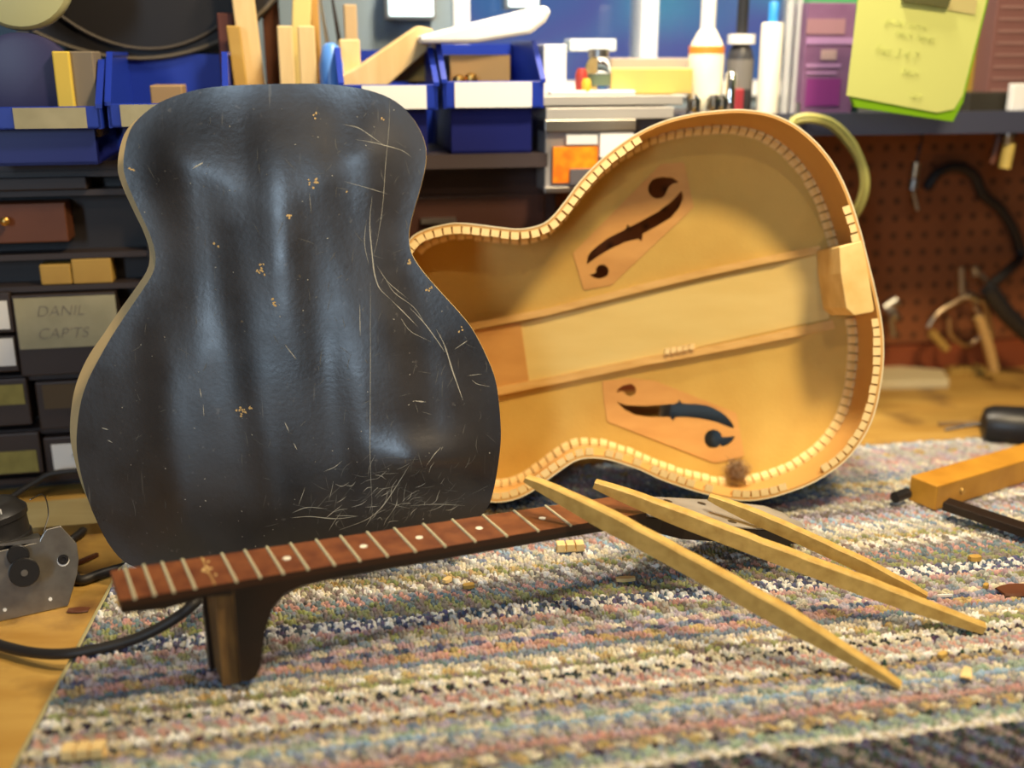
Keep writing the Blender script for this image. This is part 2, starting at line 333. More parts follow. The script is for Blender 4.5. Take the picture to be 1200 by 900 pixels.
# ------------------------------------------------------------------ rug
RA = math.radians(10.95); RE = Vector((math.cos(RA), math.sin(RA), 0)); RN = Vector((-math.sin(RA), math.cos(RA), 0))
RV0, RV1, RU1 = .50, 1.115, .98
def ru0(v): return -.2105+(v-.658)*.085
def rug():
    P = [RE*ru0(RV0)+RN*RV0, RE*RU1+RN*RV0, RE*RU1+RN*RV1, RE*ru0(RV1)+RN*RV1]
    bb = MB(); bb.prism([Vector((p.x, p.y, BZ)) for p in P], Vector((0, 0, .0085)))
    base = bb.build('striped_rug', mat('rug_backing', (.10, .09, .09), .95)); tag(base, 'striped woven chenille rug of multicoloured yarn under the guitar pieces', 'rug')
    c = dict(white=(.74, .72, .68), cream=(.62, .56, .42), salmon=(.48, .275, .235), slate=(.20, .24, .31), navy=(.085, .10, .17), black=(.03, .027, .03),
             olive=(.27, .28, .12), mustard=(.46, .34, .15), lilac=(.38, .34, .40), blue=(.30, .40, .52), sage=(.32, .39, .30), umber=(.23, .19, .17), grey=(.42, .40, .37), teal=(.16, .21, .24), rose=(.48, .33, .33))
    # (image row at the frame's middle, yarn colours, bead period in tufts)
    T = [(925, 'black umber black navy', 3), (913.5, 'white cream', 2), (907, 'sage sage grey', 3), (900, 'sage slate', 3), (894, 'umber slate mustard black', 3), (887, 'mustard cream umber', 3), (880, 'umber umber', 2), (872, 'salmon salmon rose', 4), (865, 'grey lilac umber', 2),
         (858, 'slate grey cream', 2), (851, 'blue blue', 4), (845, 'sage cream', 5), (838, 'slate grey lilac', 3), (831, 'mustard umber', 2), (824.5, 'black grey', 2), (818, 'white cream', 4), (810, 'salmon grey', 2),
         (803, 'grey cream lilac', 2), (797, 'black cream', 2), (790, 'white cream', 5), (784, 'olive umber', 4), (777, 'cream white mustard', 3), (770, 'cream grey', 3), (764, 'slate slate teal', 3), (757, 'salmon mustard rose', 4), (750, 'slate navy lilac', 3), (743, 'cream rose', 4),
         (737, 'grey lilac slate', 3), (731, 'umber grey olive', 2), (724, 'salmon rose grey', 3), (716.5, 'navy white', 2), (710, 'white navy', 2), (703, 'olive umber', 3), (696, 'olive teal umber', 2), (689, 'salmon teal', 2), (682, 'umber grey', 2),
         (675, 'cream umber white', 2), (667, 'mustard olive grey', 2), (660, 'cream grey', 3), (652, 'white slate cream grey', 2), (643, 'blue grey salmon', 2), (634, 'umber lilac', 2), (626, 'cream white grey', 2), (616, 'rose salmon lilac', 4), (608, 'slate grey cream', 2), (600, 'mustard cream', 4), (592, 'grey slate', 2), (584, 'rose lilac grey', 3)]
    rows = [(g(600, y).y*math.cos(RA), [c[k] for k in n.split()], p) for y, n, p in T]
    v = rows[-1][0]; ks = list(c)
    while v < RV1+.02:
        v += .0115; rows.append((v, [c[k] for k in random.choice(['rose lilac grey', 'slate grey lilac', 'cream grey rose', 'salmon rose lilac', 'white grey blue', 'umber lilac grey', 'mustard grey']).split()]+[c['grey']], random.choice([2, 3, 4])))
    rows.insert(0, (RV0-.01, [c['black'], c['umber'], c['black'], c['navy']], 2))
    rv = np.array([r[0] for r in rows])
    st = .0034; lines = np.arange(RV0+.003, RV1-.003, .0039); C = []; K = []; TW = []; SZ = []
    for li, v in enumerate(lines):
        u = np.arange(ru0(v)+.003, min(RU1-.003, .50+(v-.5)*1.1), st)+rng.uniform(0, st); n = len(u)
        # only the rug's nearer right part lies in view; the rest carries on the same way
        k = int(np.argmin(abs(rv-v))); cols = np.array(rows[k][1]); per = rows[k][2]
        idx = (((u/st+li*.8)//per).astype(int)) % len(cols)
        swap = rng.random(n) < .07; idx[swap] = rng.integers(0, len(cols), swap.sum())
        cc = cols[idx]*rng.uniform(.72, 1.18, (n, 1))+rng.uniform(-.025, .025, (n, 3))
        wob = .0011*np.sin(u*23+v*90)+rng.normal(0, .0005, n)
        C.append(np.stack([u+rng.normal(0, .0005, n), v+wob], 1)); K.append(cc); TW.append(np.full(n, .85 if li % 2 else -.85)+rng.normal(0, .35, n)); SZ.append(rng.uniform(.85, 1.2, n))
    C = np.concatenate(C); K = np.clip(np.concatenate(K), .01, .95); TW = np.concatenate(TW); SZ = np.concatenate(SZ); N = len(C)
    rings = [(1.0, 0.0), (.92, .5), (.55, .88)]; m = 6; L = []
    for r, h in rings:
        for j in range(m):
            A = 2*PI*j/m; L.append((r*math.cos(A)*.0032, r*math.sin(A)*.0016, h*.0050))
    L.append((0, 0, .0050)); L = np.array(L); nv = len(L); F = []
    for i in range(2):
        for j in range(m):
            j2 = (j+1) % m; F += [(i*m+j, i*m+j2, (i+1)*m+j2), (i*m+j, (i+1)*m+j2, (i+1)*m+j)]
    for j in range(m): F.append((2*m+j, 2*m+(j+1) % m, 3*m))
    F = np.array(F); ct, sn = np.cos(TW)[:, None], np.sin(TW)[:, None]
    x = (L[None, :, 0]*ct-L[None, :, 1]*sn)*SZ[:, None]+C[:, 0:1]; y = (L[None, :, 0]*sn+L[None, :, 1]*ct)*SZ[:, None]+C[:, 1:2]
    z = L[None, :, 2]*(SZ[:, None]**1.5)*1.0-.0045+0*x+rng.normal(0, .0004, (N, 1))
    co = np.stack([x*RE.x+y*RN.x, x*RE.y+y*RN.y, z], 2).reshape(-1, 3); org = WORLD[base.name]; co = co-np.array(tuple(org))
    FF = (F[None]+(np.arange(N)*nv)[:, None, None]).reshape(-1, 3)
    me = bpy.data.meshes.new('yarn_loops'); me.vertices.add(len(co)); me.vertices.foreach_set('co', co.astype('f').ravel())
    me.loops.add(FF.size); me.loops.foreach_set('vertex_index', FF.astype('i').ravel()); me.polygons.add(len(FF))
    me.polygons.foreach_set('loop_start', np.arange(0, FF.size, 3).astype('i')); me.polygons.foreach_set('use_smooth', np.ones(len(FF), bool)); me.update(calc_edges=True)
    at = me.color_attributes.new('yarn', 'FLOAT_COLOR', 'POINT'); cl = np.ones((N, nv, 4), 'f'); cl[:, :, :3] = K[:, None, :]; at.data.foreach_set('color', cl.ravel())
    mm = bpy.data.materials.new('yarn'); mm.use_nodes = True; p = mm.node_tree.nodes['Principled BSDF']; p.inputs['Roughness'].default_value = .9
    p.inputs['Sheen Weight'].default_value = .2
    an = mm.node_tree.nodes.new('ShaderNodeAttribute'); an.attribute_name = 'yarn'; mm.node_tree.links.new(an.outputs['Color'], p.inputs['Base Color'])
    me.materials.append(mm); o = bpy.data.objects.new('yarn_loops', me); COL.objects.link(o); o.parent = base; o['kind'] = 'stuff'
    # bound left edge
    e = MB(); e.tube([RE*(ru0(v)-.001)+RN*v+Vector((0, 0, -.007)) for v in np.linspace(RV0, RV1, 40)], .0035, 8); e.build('bound_edge', mat('edge_cord', (.50, .44, .22), .9, bump=.5, scale=400), base, smooth=True)
rug()
# ------------------------------------------------------------------ black guitar back
PXB = [(345, 679), (395, 676), (440, 669), (485, 655), (525, 636), (552, 617), (570, 597), (577, 580), (583, 550), (587, 513), (585, 475), (580, 443), (568, 413), (553, 385), (537, 365), (517, 343), (497, 320), (484, 301), (479.5, 285), (480, 267), (486, 243), (494, 215), (499, 190), (498, 168), (489, 147), (475, 128), (457, 115), (433, 106), (400, 100), (367, 98), (317, 98.5), (260, 101), (227, 106), (193, 117), (170, 132), (155, 148), (147.5, 168), (144.5, 195), (150, 217), (163, 247), (175, 273), (182, 297), (180, 318), (167, 340), (152, 362), (140, 380), (128, 399), (114, 424), (103, 446), (95, 470), (90.5, 500), (90, 528), (95, 556), (103, 585), (114, 612), (129, 640), (150, 661), (190, 674), (240, 678), (295, 679.5)]
PB = Plane(tuple(g(330, 679)), math.radians(9))
PB.o.z = .0015
def smooth2(pts, per=4, step=.006):
    return resample([(p.x, p.y) for p in catmull([Vector((*q, 0)) for q in pts], per, True)], step)
OB = smooth2([PB.un(*p) for p in PXB])
DENT = PB.un(503, 520)
def h_back(Q):
    d = np.clip(pdist(Q, OB), 0, .2); h = .011*(1-np.exp(-(d/.06)**2))
    # the thin plate ripples across its width and has one bulge low on the right
    h += .0013*np.sin(Q[:, 0]*72+.7+.8*np.sin(Q[:, 1]*9))*np.clip(d/.05, 0, 1)+.00035*np.sin(Q[:, 0]*150+Q[:, 1]*20)*np.clip(d/.05, 0, 1)
    r2 = ((Q[:, 0]-DENT[0])/.040)**2+((Q[:, 1]-DENT[1]+.012)/.022)**2
    return h+.0085*np.exp(-r2)
def lacquer():
    m = bpy.data.materials.new('scuffed_black_lacquer'); m.use_nodes = True; nt = m.node_tree; p = nt.nodes['Principled BSDF']
    tc = nt.nodes.new('ShaderNodeTexCoord')
    def noise(sc, det=4, st=(1, 1, 1), rot=(0, 0, 0)):
        mp = nt.nodes.new('ShaderNodeMapping'); mp.inputs['Scale'].default_value = st; mp.inputs['Rotation'].default_value = rot; nt.links.new(tc.outputs['Object'], mp.inputs[0])
        n = nt.nodes.new('ShaderNodeTexNoise'); n.inputs['Scale'].default_value = sc; n.inputs['Detail'].default_value = det; nt.links.new(mp.outputs[0], n.inputs['Vector']); return n.outputs['Fac']
    def ramp(s, lo, hi, c0, c1):
        r = nt.nodes.new('ShaderNodeValToRGB'); e = r.color_ramp.elements; e[0].position = lo; e[1].position = hi; e[0].color = (*c0, 1); e[1].color = (*c1, 1); nt.links.new(s, r.inputs[0]); return r.outputs[0]
    base = ramp(noise(7, 5), .35, .7, (.017, .015, .015), (.046, .041, .040))
    def over(a, fac, col):
        mx = nt.nodes.new('ShaderNodeMix'); mx.data_type = 'RGBA'; nt.links.new(a, mx.inputs['A']); mx.inputs['B'].default_value = (*col, 1); nt.links.new(fac, mx.inputs['Factor']); return mx.outputs['Result']
    c1 = over(base, ramp(noise(160, 3), .68, .78, (0, 0, 0), (.6, .6, .6)), (.11, .10, .09))
    c2 = over(c1, ramp(noise(60, 3, (4, 1, .25), (0, .5, 0)), .70, .76, (0, 0, 0), (.5, .5, .5)), (.14, .13, .11))
    c3 = over(c2, ramp(noise(32, 6), .74, .77, (0, 0, 0), (1, 1, 1)), (.16, .12, .06))
    nt.links.new(c3, p.inputs['Base Color'])
    nt.links.new(ramp(noise(22, 6), .3, .75, (.26, .26, .26), (.44, .44, .44)), p.inputs['Roughness'])
    bm = nt.nodes.new('ShaderNodeBump'); bm.inputs['Strength'].default_value = .11; bm.inputs['Distance'].default_value = .001; nt.links.new(noise(240, 4), bm.inputs['Height']); nt.links.new(bm.outputs[0], p.inputs['Normal'])
    p.inputs['Specular IOR Level'].default_value = .7
    return m
chipwood = mat('exposed_blond_edge', (.66, .50, .22), .6, col2=(.40, .27, .10), scale=120)
back = sheet(PB, OB, [], h_back, .0042, 'guitar_back_plate', (lacquer(), chipwood), grid=.008)
tag(back, 'scratched black guitar back standing upright at the left behind the fretboard', 'guitar back')
# scratches: real slivers of exposed wood on the lacquer
def strokes(lst, name, m, lift=.00025):
    mb = MB()
    for pts, w in lst:
        P = catmull([Vector((*PB.un(*p), 0)) for p in pts], 5) if len(pts) > 2 else [Vector((*PB.un(*pts[0]), 0)).lerp(Vector((*PB.un(*pts[1]), 0)), t) for t in np.linspace(0, 1, 6)]
        Q = np.array([(p.x, p.y) for p in P]); ok = inpoly(Q, OB) & (pdist(Q, OB) > .0015)
        if not ok.all(): continue
        n = len(Q); tg = np.gradient(Q, axis=0); tg /= np.linalg.norm(tg, axis=1)[:, None]+1e-9; nn = np.stack([-tg[:, 1], tg[:, 0]], 1)
        ww = w*np.sin(np.linspace(.12, PI-.12, n))*rng.uniform(.6, 1.2, n); A = Q+nn*ww[:, None]/2; B = Q-nn*ww[:, None]/2
        H = h_back(np.vstack([A, B])); k = len(mb.V)
        for j in range(2*n):
            q = (A if j < n else B)[j % n]; mb.V.append(PB.at(q[0], q[1], H[j]+lift))
        for j in range(n-1): mb.F.append((k+j, k+n+j, k+n+j+1, k+j+1)); mb.M.append(0)
    o = mb.build(name, m, back); o['kind'] = 'stuff'; return o
pale = mat('scratch_pale', (.44, .42, .35), .7); faint = mat('scratch_faint', (.13, .125, .11), .6); gold = mat('chip_bare_wood', (.62, .42, .17), .7)
K = .00075
L1 = [([(437, 230), (434, 262), (437, 300), (440, 322), (446, 338), (458, 350)], K*1.3), ([(458, 350), (474, 366), (490, 383)], K*.9), ([(511, 385), (521, 404), (530, 432), (537, 452), (543, 469)], K*1.4), ([(480, 360), (497, 378), (512, 398), (522, 413)], K), ([(402, 146), (420, 150), (437, 161), (452, 172)], K*.8), ([(417, 164), (440, 168), (470, 176), (482, 184)], K*.7),
      ([(404, 213), (430, 220), (456, 228)], K*.7), ([(457, 118), (456, 150), (452, 200), (449, 240), (443, 280), (438, 300)], K*.5), ([(435, 330), (436, 420), (436, 520), (438, 610)], K*.55), ([(470, 372), (482, 388), (505, 400)], K*.6), ([(442, 310), (455, 330), (478, 350)], K*.6), ([(450, 322), (462, 342), (485, 360), (500, 382)], K*.6), ([(430, 258), (428, 285), (433, 310)], K*.6),
      ([(365, 226), (367, 250)], K*.6), ([(423, 355), (424, 392)], K*.8), ([(337, 492), (342, 503)], K*1.3), ([(347, 516), (351, 524)], K*1.2), ([(238, 453), (240, 464)], K*1.2), ([(242, 472), (243, 486)], K*.8), ([(229, 198), (241, 191)], K*2.2), ([(120, 501), (128, 503)], K*1.3), ([(127, 515), (133, 518)], K*1.3), ([(337, 402), (351, 420)], K*.8), ([(533, 409), (548, 399)], K*1.0),
      ([(343, 604), (365, 603), (395, 606), (420, 603)], K*1.3), ([(345, 598), (362, 592), (385, 594)], K*1), ([(398, 620), (430, 607), (450, 590), (470, 560), (482, 540)], K*1), ([(480, 591), (510, 590), (545, 592)], K*.7), ([(486, 468), (500, 470)], K*1.6), ([(360, 568), (352, 590)], K*.6),
      ([(553, 445), (560, 450), (575, 453)], K*.7), ([(548, 440), (565, 438)], K*.6), ([(543, 300), (552, 330)], K*.5), ([(498, 300), (505, 325), (520, 350)], K*.8)]
L1 = [(p, w) for p, w in L1]
L2, L3 = [], []
for i in range(170):                                        # belt-buckle wear low on the right
    x, y = random.gauss(455, 48), random.gauss(586, 24); A = random.choice([random.gauss(-1.0, .25), random.gauss(-.2, .35)]); l = random.uniform(5, 30)
    p = [(x, y), (x+math.cos(A)*l*.5+random.gauss(0, 1.5), y+math.sin(A)*l*.5+random.gauss(0, 1.5)), (x+math.cos(A)*l, y+math.sin(A)*l)]
    if y < 632: (L1 if i % 3 == 0 else L2).append((p, K*random.uniform(.35, .85)))
for i in range(190):
    x, y = random.uniform(150, 560), random.uniform(120, 620)
    if random.random() < .45: x = random.uniform(380, 570)
    A = random.uniform(0, PI) if i % 2 else random.gauss(1.5, .3); l = random.uniform(3, 22)
    L2.append(([(x, y), (x+math.cos(A)*l*.5+random.gauss(0, 1), y+math.sin(A)*l*.5), (x+math.cos(A)*l, y+math.sin(A)*l)], K*random.uniform(.4, .8)))
for i in range(150):
    x, y = random.uniform(120, 575), random.uniform(110, 640); l = random.uniform(.8, 2.2); A = random.uniform(0, PI); (L1 if i % 2 else L2).append(([(x, y), (x+math.cos(A)*l, y+math.sin(A)*l)], K*random.uniform(.8, 1.6)))
for (x, y, n, s) in ((285, 478, 9, 8), (370, 212, 8, 7), (343, 252, 5, 5), (370, 134, 3, 4), (308, 318, 5, 6), (325, 352, 5, 5), (256, 287, 3, 4), (155, 198, 4, 4), (152, 218, 2, 2), (448, 138, 2, 3), (313, 312, 4, 5), (180, 303, 4, 4), (152, 362, 3, 3), (296, 476, 3, 3), (412, 225, 1, 3), (480, 305, 4, 4), (502, 338, 4, 5), (540, 385, 3, 4)):
    for k in range(n):
        X, Y = x+random.gauss(0, s*.4), y+random.gauss(0, s*.5); A = random.uniform(0, PI); l = random.uniform(2, 4.5); L3.append(([(X, Y), (X+math.cos(A)*l, Y+math.sin(A)*l)], K*random.uniform(1.8, 3.2)))
strokes(L1, 'pale_scratches', pale); strokes(L2, 'faint_scratches', faint, .0002); strokes(L3, 'bare_wood_chips', gold, .0003)
# pale plate behind it
P2 = Plane(tuple(g(330, 679)+Vector((0, .034, 0))), math.radians(9)); P2.o.z = .0015
PX2 = [(335+(x-335)*1.004-(6 if x < 335 else 14), (y+1 if y < 400 else y-3)) for x, y in PXB]
O2 = smooth2([P2.un(*p) for p in PX2]); lowest = O2[:, 1].min(); top_ = O2[:, 1].max(); O2[:, 1] = (O2[:, 1]-lowest)*(top_-.004)/(top_-lowest)
h2 = lambda Q: .004*(1-np.exp(-(pdist(Q, O2)/.05)**2))
pp = sheet(P2, O2, [], h2, .005, 'guitar_plate', (mat('bare_pale_plate', (.60, .45, .22), .55, col2=(.5, .36, .16), scale=12), chipwood), grid=.02)
tag(pp, 'pale wooden guitar plate showing as a thin rim behind the black back', 'guitar plate')
# ------------------------------------------------------------------ open guitar body
PXG = [(480, 282), (494, 271.5), (517, 264.5), (538, 262), (562, 264), (585, 267), (608, 269), (625, 266.5), (639, 261.5), (650, 252), (659, 241), (668, 229), (680, 213), (690, 202), (700, 192), (710, 183), (724, 172), (740, 161), (760, 150), (780, 142), (800, 136.5), (820, 132.6), (845, 130), (868, 129), (892, 131.6), (910, 136.4), (931, 146.6), (949, 160.4), (964, 176), (979, 197), (991, 221), (1000, 245), (1009, 275), (1016.5, 305), (1024, 335), (1030, 362), (1034, 388), (1035, 412), (1034, 432), (1031, 453), (1026.7, 475), (1019, 498), (1007, 519), (990.5, 539), (971, 554), (951.7, 565.5), (929.4, 574.5), (905, 582), (880, 586), (855, 584.5), (829, 579), (803.6, 571.5), (775, 561.5), (752.6, 551), (730, 543), (710, 537.5), (690, 536), (673, 540), (656, 551), (639, 563.6), (622, 576), (605, 584), (588, 587.6), (572, 587), (548, 580), (520, 563), (496, 538), (478, 505), (467, 468), (461, 430), (458, 390), (457, 350), (462, 312)]
PG = Plane((.1, 1.0045, .0192), math.radians(13)); GD = .080
OG = smooth2([PG.un(*p) for p in PXG], step=.005); PG.o.z -= 0; OGmin = OG[:, 1].min()
dz = .0005-OGmin*math.cos(math.radians(13))
def offset_in(O, d):
    t = np.roll(O, -1, 0)-np.roll(O, 1, 0); t /= np.linalg.norm(t, axis=1)[:, None]; n = np.stack([-t[:, 1], t[:, 0]], 1)
    ar = .5*np.sum(O[:, 0]*np.roll(O[:, 1], -1)-np.roll(O[:, 0], -1)*O[:, 1]); return O+n*(d if ar > 0 else -d)
body = empty('archtop_guitar', tuple(PG.at(*PG.un(740, 580))), 'open archtop guitar body on its side without its back, f holes and braces showing', 'guitar body')
def ribbon(O, c0, c1, th, name, m, parent):
    In = offset_in(O, th); n = len(O)
    V = [PG.at(*p, c0) for p in O]+[PG.at(*p, c1) for p in O]+[PG.at(*p, c0) for p in In]+[PG.at(*p, c1) for p in In]; F = []; M = []
    for i in range(n):
        j = (i+1) % n
        for q, mi in (((i, j, n+j, n+i), 1), ((2*n+j, 2*n+i, 3*n+i, 3*n+j), 0), ((j, i, 2*n+i, 2*n+j), 2), ((n+i, n+j, 3*n+j, 3*n+i), 1)): F.append(q); M.append(mi)
    return mk(name, V, F, m[0], parent, True, None, M, m, 40)
ribbon(OG, 0, -GD, .0026, 'side', [side_m, blackp, side_m], body)
ribbon(offset_in(OG, -.0009), .0004, -.005, .0012, 'binding', [cream, cream, cream], body)
def h_in(Q): return -GD-.009*(1-np.exp(-(np.clip(pdist(Q, OG), 0, .3)/.05)**2))
def px2(lst, c=-GD): return [PG.un(x, y, c) for x, y in lst]
def circ(cx, cy, r, a0, a1, n=14): return [(cx+r*math.cos(math.radians(a)), cy+r*math.sin(math.radians(a))) for a in np.linspace(a0, a1, n)]
cF = -GD-.008
F1 = [(687.5, 310), (688.4, 301), (692, 295.5), (696.7, 291), (711, 280), (721, 274.6), (731.5, 269.6), (734, 267), (734.8, 262.6), (738, 266), (751.7, 258.8), (770, 248.8), (784.7, 237.8), (792, 231), (798.4, 223.5), (800.2, 229), (799.8, 234), (795.7, 244), (786.5, 255), (770, 265), (753.5, 274), (751.9, 283.2), (748, 280), (733, 283.6), (715, 291.8), (698.5, 302)]
E1 = circ(770.5, 221.5, 11.4, 10, 215)+[(764, 211), (770, 208.6), (777.3, 207.8), (788, 208.7), (795.6, 214), (788, 215.6), (784, 219)]
E1b = circ(705.6, 317.8, 7.8, -165, 60, 12)+[(703, 326.6), (696.7, 325.8), (690.5, 322), (696, 320.6), (698.6, 319)]
F2 = [(722.5, 470), (728, 472.6), (735, 474.6), (757, 475.4), (775, 474.2), (790, 473), (794, 471.6), (795.5, 467.6), (799.5, 472.6), (819, 473.5), (828, 475), (835.8, 477.8), (844, 482), (850.5, 487), (856.5, 493.5), (859.7, 499), (858.8, 501.9), (850, 499), (841, 495.5), (830, 492.6), (819, 490.6), (805, 489.2), (791.8, 489.2), (788.2, 493.2), (784.5, 488.8), (760.7, 488.4), (744, 486), (733, 480.5), (727, 475.6)]
E2 = circ(738, 457, 7.2, -120, 110, 12)+[(734, 462.6), (729.6, 458.4), (721.6, 460), (724.5, 455.4), (729.5, 451.7)]
E2b = circ(835.5, 514, 11, 40, 330, 18)+[(846, 511.8), (860.8, 510.8), (858, 516.5), (853, 521), (846, 523.6)]
holes = [px2(h, cF) for h in (F1, E1, E1b, F2, E2, E2b)]
sheet(PG, offset_in(OG, .0012), holes, h_in, .0028, 'soundboard', (maple, maple), body, grid=.009)
PP1 = [(671, 297), (684, 340), (717, 334), (813, 243), (801, 191), (774, 193)]; PP2 = [(705.7, 447), (707.5, 469.5), (711, 493), (836, 541.5), (871, 534), (863, 484), (768, 446.6), (737, 443)]
def fine(P, step=.004): return resample([(*p,) for p in P], step)
for PPx, hs in ((PP1, holes[:3]), (PP2, holes[3:])):
    sheet(PG, fine(px2(PPx, cF)), hs, lambda Q: h_in(Q)+.0012, .0016, 'f_hole_patch', (patch_m, patch_m), body, grid=.009)
sheet(PG, fine(px2([(560, 389), (612, 379), (958, 299), (970, 373), (700, 433), (622, 450), (575, 461)], cF)), [], lambda Q: h_in(Q)+.0008, .0012, 'centre_strip', (strip_m, strip_m), body, grid=.01)
sheet(PG, fine(px2([(545, 389), (610, 377), (620, 447), (560, 462)], cF)), [], lambda Q: h_in(Q)+.0028, .003, 'square_patch', (patch_m.copy(), patch_m), body, grid=.01)
def brace(top, bot, nm):
    A = resample([(*p,) for p in px2(top, cF+.006)], .012, False); B = resample([(*p,) for p in px2(bot, cF+.006)], .012, False); n = min(len(A), len(B))
    A = np.array([A[int(i)] for i in np.linspace(0, len(A)-1, n)]); B = np.array([B[int(i)] for i in np.linspace(0, len(B)-1, n)])
    HA = h_in(A); t = np.linspace(0, 1, n); hh = .008*np.clip(np.minimum(t, 1-t)*9, .25, 1); V = []; F = []
    for i in range(n): V += [PG.at(*A[i], HA[i]-.001), PG.at(*B[i], HA[i]-.001), PG.at(*B[i], HA[i]+hh[i]), PG.at(*A[i], HA[i]+hh[i])]
    for i in range(n-1):
        k = 4*i
        for a, c in ((0, 1), (1, 2), (2, 3), (3, 0)): F.append((k+a, k+c, k+4+c, k+4+a))
    F += [(3, 2, 1, 0), (4*n-4, 4*n-3, 4*n-2, 4*n-1)]
    mk(nm, V, F, brace_m, body)
brace([(500, 391), (555, 378), (640, 362), (760, 331), (820, 317), (890, 302), (960, 288)], [(500, 400), (555, 386.5), (640, 370), (760, 339.5), (820, 325), (890, 310), (961, 297)], 'brace')
brace([(520, 469), (583, 454), (660, 439), (760, 418), (800, 412), (880, 396), (975, 375)], [(520, 479), (583, 463.5), (660, 448), (760, 427), (800, 420), (880, 405), (978, 385)], 'brace')
blk = [PG.un(x, y) for x, y in [(983.3, 289), (1009.5, 281.7), (1015, 303), (1024.5, 363), (1023, 366), (1001, 370), (991.5, 361.5), (985, 320)]]
tb = MB(); tb.prism([PG.at(*p, .0006) for p in blk], PG.n*-(GD+.001)); tb.build('tail_block', mat('tail_block_wood', (.80, .57, .23), .6, col2=(.66, .42, .13), scale=30), body, bevel=.0012)
# kerfed lining: every block its own piece
bme = {}
def kmesh(w, inn, dep):
    key = (round(w, 4), round(inn, 4), round(dep, 4))
    if key not in bme:
        me = bpy.data.meshes.new('kerf_block'); w2 = w/2
        V = [(-w2, 0, 0), (w2, 0, 0), (w2, inn, 0), (-w2, inn, 0), (-w2, 0, -dep), (w2, 0, -dep), (w2, inn*.35, -dep), (-w2, inn*.35, -dep)]
        me.from_pydata(V, [], [tuple(reversed(f)) for f in BF]); me.materials.append(kerf_m); bme[key] = me
    return bme[key]
def kerfs(c, sgn, inn, dep, skip, pitch=.0098, gap=.0019):
    R = resample([(*p,) for p in offset_in(OG, .0027)], pitch); n = len(R)
    for i in range(n):
        p = R[i]; t = R[(i+1) % n]-R[i-1]; t /= np.linalg.norm(t); nn = np.array([-t[1], t[0]])
        if not inpoly([p+nn*.004], OG)[0]: nn = -nn
        w = PG.at(p[0], p[1], c); q = w-CAM; f = Vector((0, math.cos(CP), -math.sin(CP))); u = Vector((0, math.sin(CP), math.cos(CP)))
        X = 600+CF*q.x/q.dot(f); Y = 450-CF*q.dot(u)/q.dot(f)
        if skip(X, Y): continue
        rr = random.choice((0, 0, 0, -.0006, .0005)); me = kmesh(pitch-gap, inn+rr, dep)
        o = bpy.data.objects.new('kerf_block', me); COL.objects.link(o); o.parent = body
        tv = PG.u*float(t[0])+PG.v*float(t[1]); nv = PG.u*float(nn[0])+PG.v*float(nn[1]); zv = PG.n*sgn
        if tv.cross(nv).dot(zv) < 0: tv = -tv
        M = Matrix((tv, nv, zv)).transposed().to_4x4(); M.translation = w+PG.n*random.uniform(-.0003, .0002)-WORLD[body.name]; o.matrix_local = M
kerfs(.0002, 1, .0072, .012, lambda x, y: (746 < x and y < 240) or (y > 281 and y < 371 and x > 950) or (x < 565 and y > 300) or (x > 925 and 572 > y > 552 and x < 975) or (690 < x < 862 and y > 500 and int(x) % 3 == 0))
kerfs(-GD-.0005, -1, .0078, .010, lambda x, y: (x > 950 and 286 < y < 372) or (x < 570 and y > 290) or (850 < x < 872 and y > 540))
# loose bits inside the body
hair = MB(); hc = PG.at(*PG.un(863, 551, -GD+.012), -GD+.015)
for i in range(280):
    p = hc+Vector((random.gauss(0, 1), random.gauss(0, 1), random.gauss(0, 1))).normalized()*.0085*random.random(); d = Vector((random.gauss(0, 1), random.gauss(0, 1), random.gauss(0, 1))).normalized(); L = [p]
    for k in range(7):
        d = (d+Vector((random.gauss(0, .5), random.gauss(0, .5), random.gauss(0, .5)))-(p-hc)*40).normalized(); p = p+d*.0032; L.append(p)
    hair.tube(L, .00022, 3, mi=i % 2)
tag(hair.build('dust_ball', [mat('brown_fluff', (.22, .12, .05), .9), mat('grey_fluff', (.34, .24, .15), .9)]), 'round tuft of brown fluff caught in the lower rim of the guitar body', 'dust ball')
kb = MB(); p0 = PG.un(779, 412, cF+.01); p1 = PG.un(815, 405.5, cF+.01)
for k in range(5):
    t0, t1 = k/5, (k+.82)/5; A = Vector(p0).lerp(Vector(p1), t0); B = Vector(p0).lerp(Vector(p1), t1); hh = h_in(np.array([p0]))[0]+.0082
    kb.box8([PG.at(A.x, A.y-.003, hh), PG.at(B.x, B.y-.003, hh), PG.at(B.x, B.y+.003, hh), PG.at(A.x, A.y+.003, hh), PG.at(A.x, A.y-.003, hh+.004), PG.at(B.x, B.y-.003, hh+.004), PG.at(B.x, B.y+.003, hh+.004), PG.at(A.x, A.y+.003, hh+.004)])
A = Vector(p0); B = Vector(p1); kb.box8([PG.at(q.x, q.y+s, hh-.0006+k) for k in (0, .001) for q, s in ((A, -.003), (B, -.003), (B, .003), (A, .003))])
tag(kb.build('kerfing_scrap', kerf_m), 'short broken strip of notched kerfing lying on the lower brace inside the guitar body', 'kerfing scrap')
# grey box behind the body, seen through the lower f hole
b = MB(); gx = PG.at(*PG.un(830, 500, -GD-.02), -GD-.035)
b.box8([(gx.x-.042, gx.y+.03, BZ), (gx.x+.12, gx.y+.03, BZ), (gx.x+.12, gx.y+.10, BZ), (gx.x-.042, gx.y+.10, BZ), (gx.x-.03, gx.y+.03, .13), (gx.x+.12, gx.y+.03, .13), (gx.x+.12, gx.y+.10, .13), (gx.x-.03, gx.y+.10, .13)])
tag(b.build('storage_box', mat('grey_green_card', (.26, .30, .29), .7), bevel=.002), 'grey box behind the guitar body, glimpsed through the lower f hole', 'box')
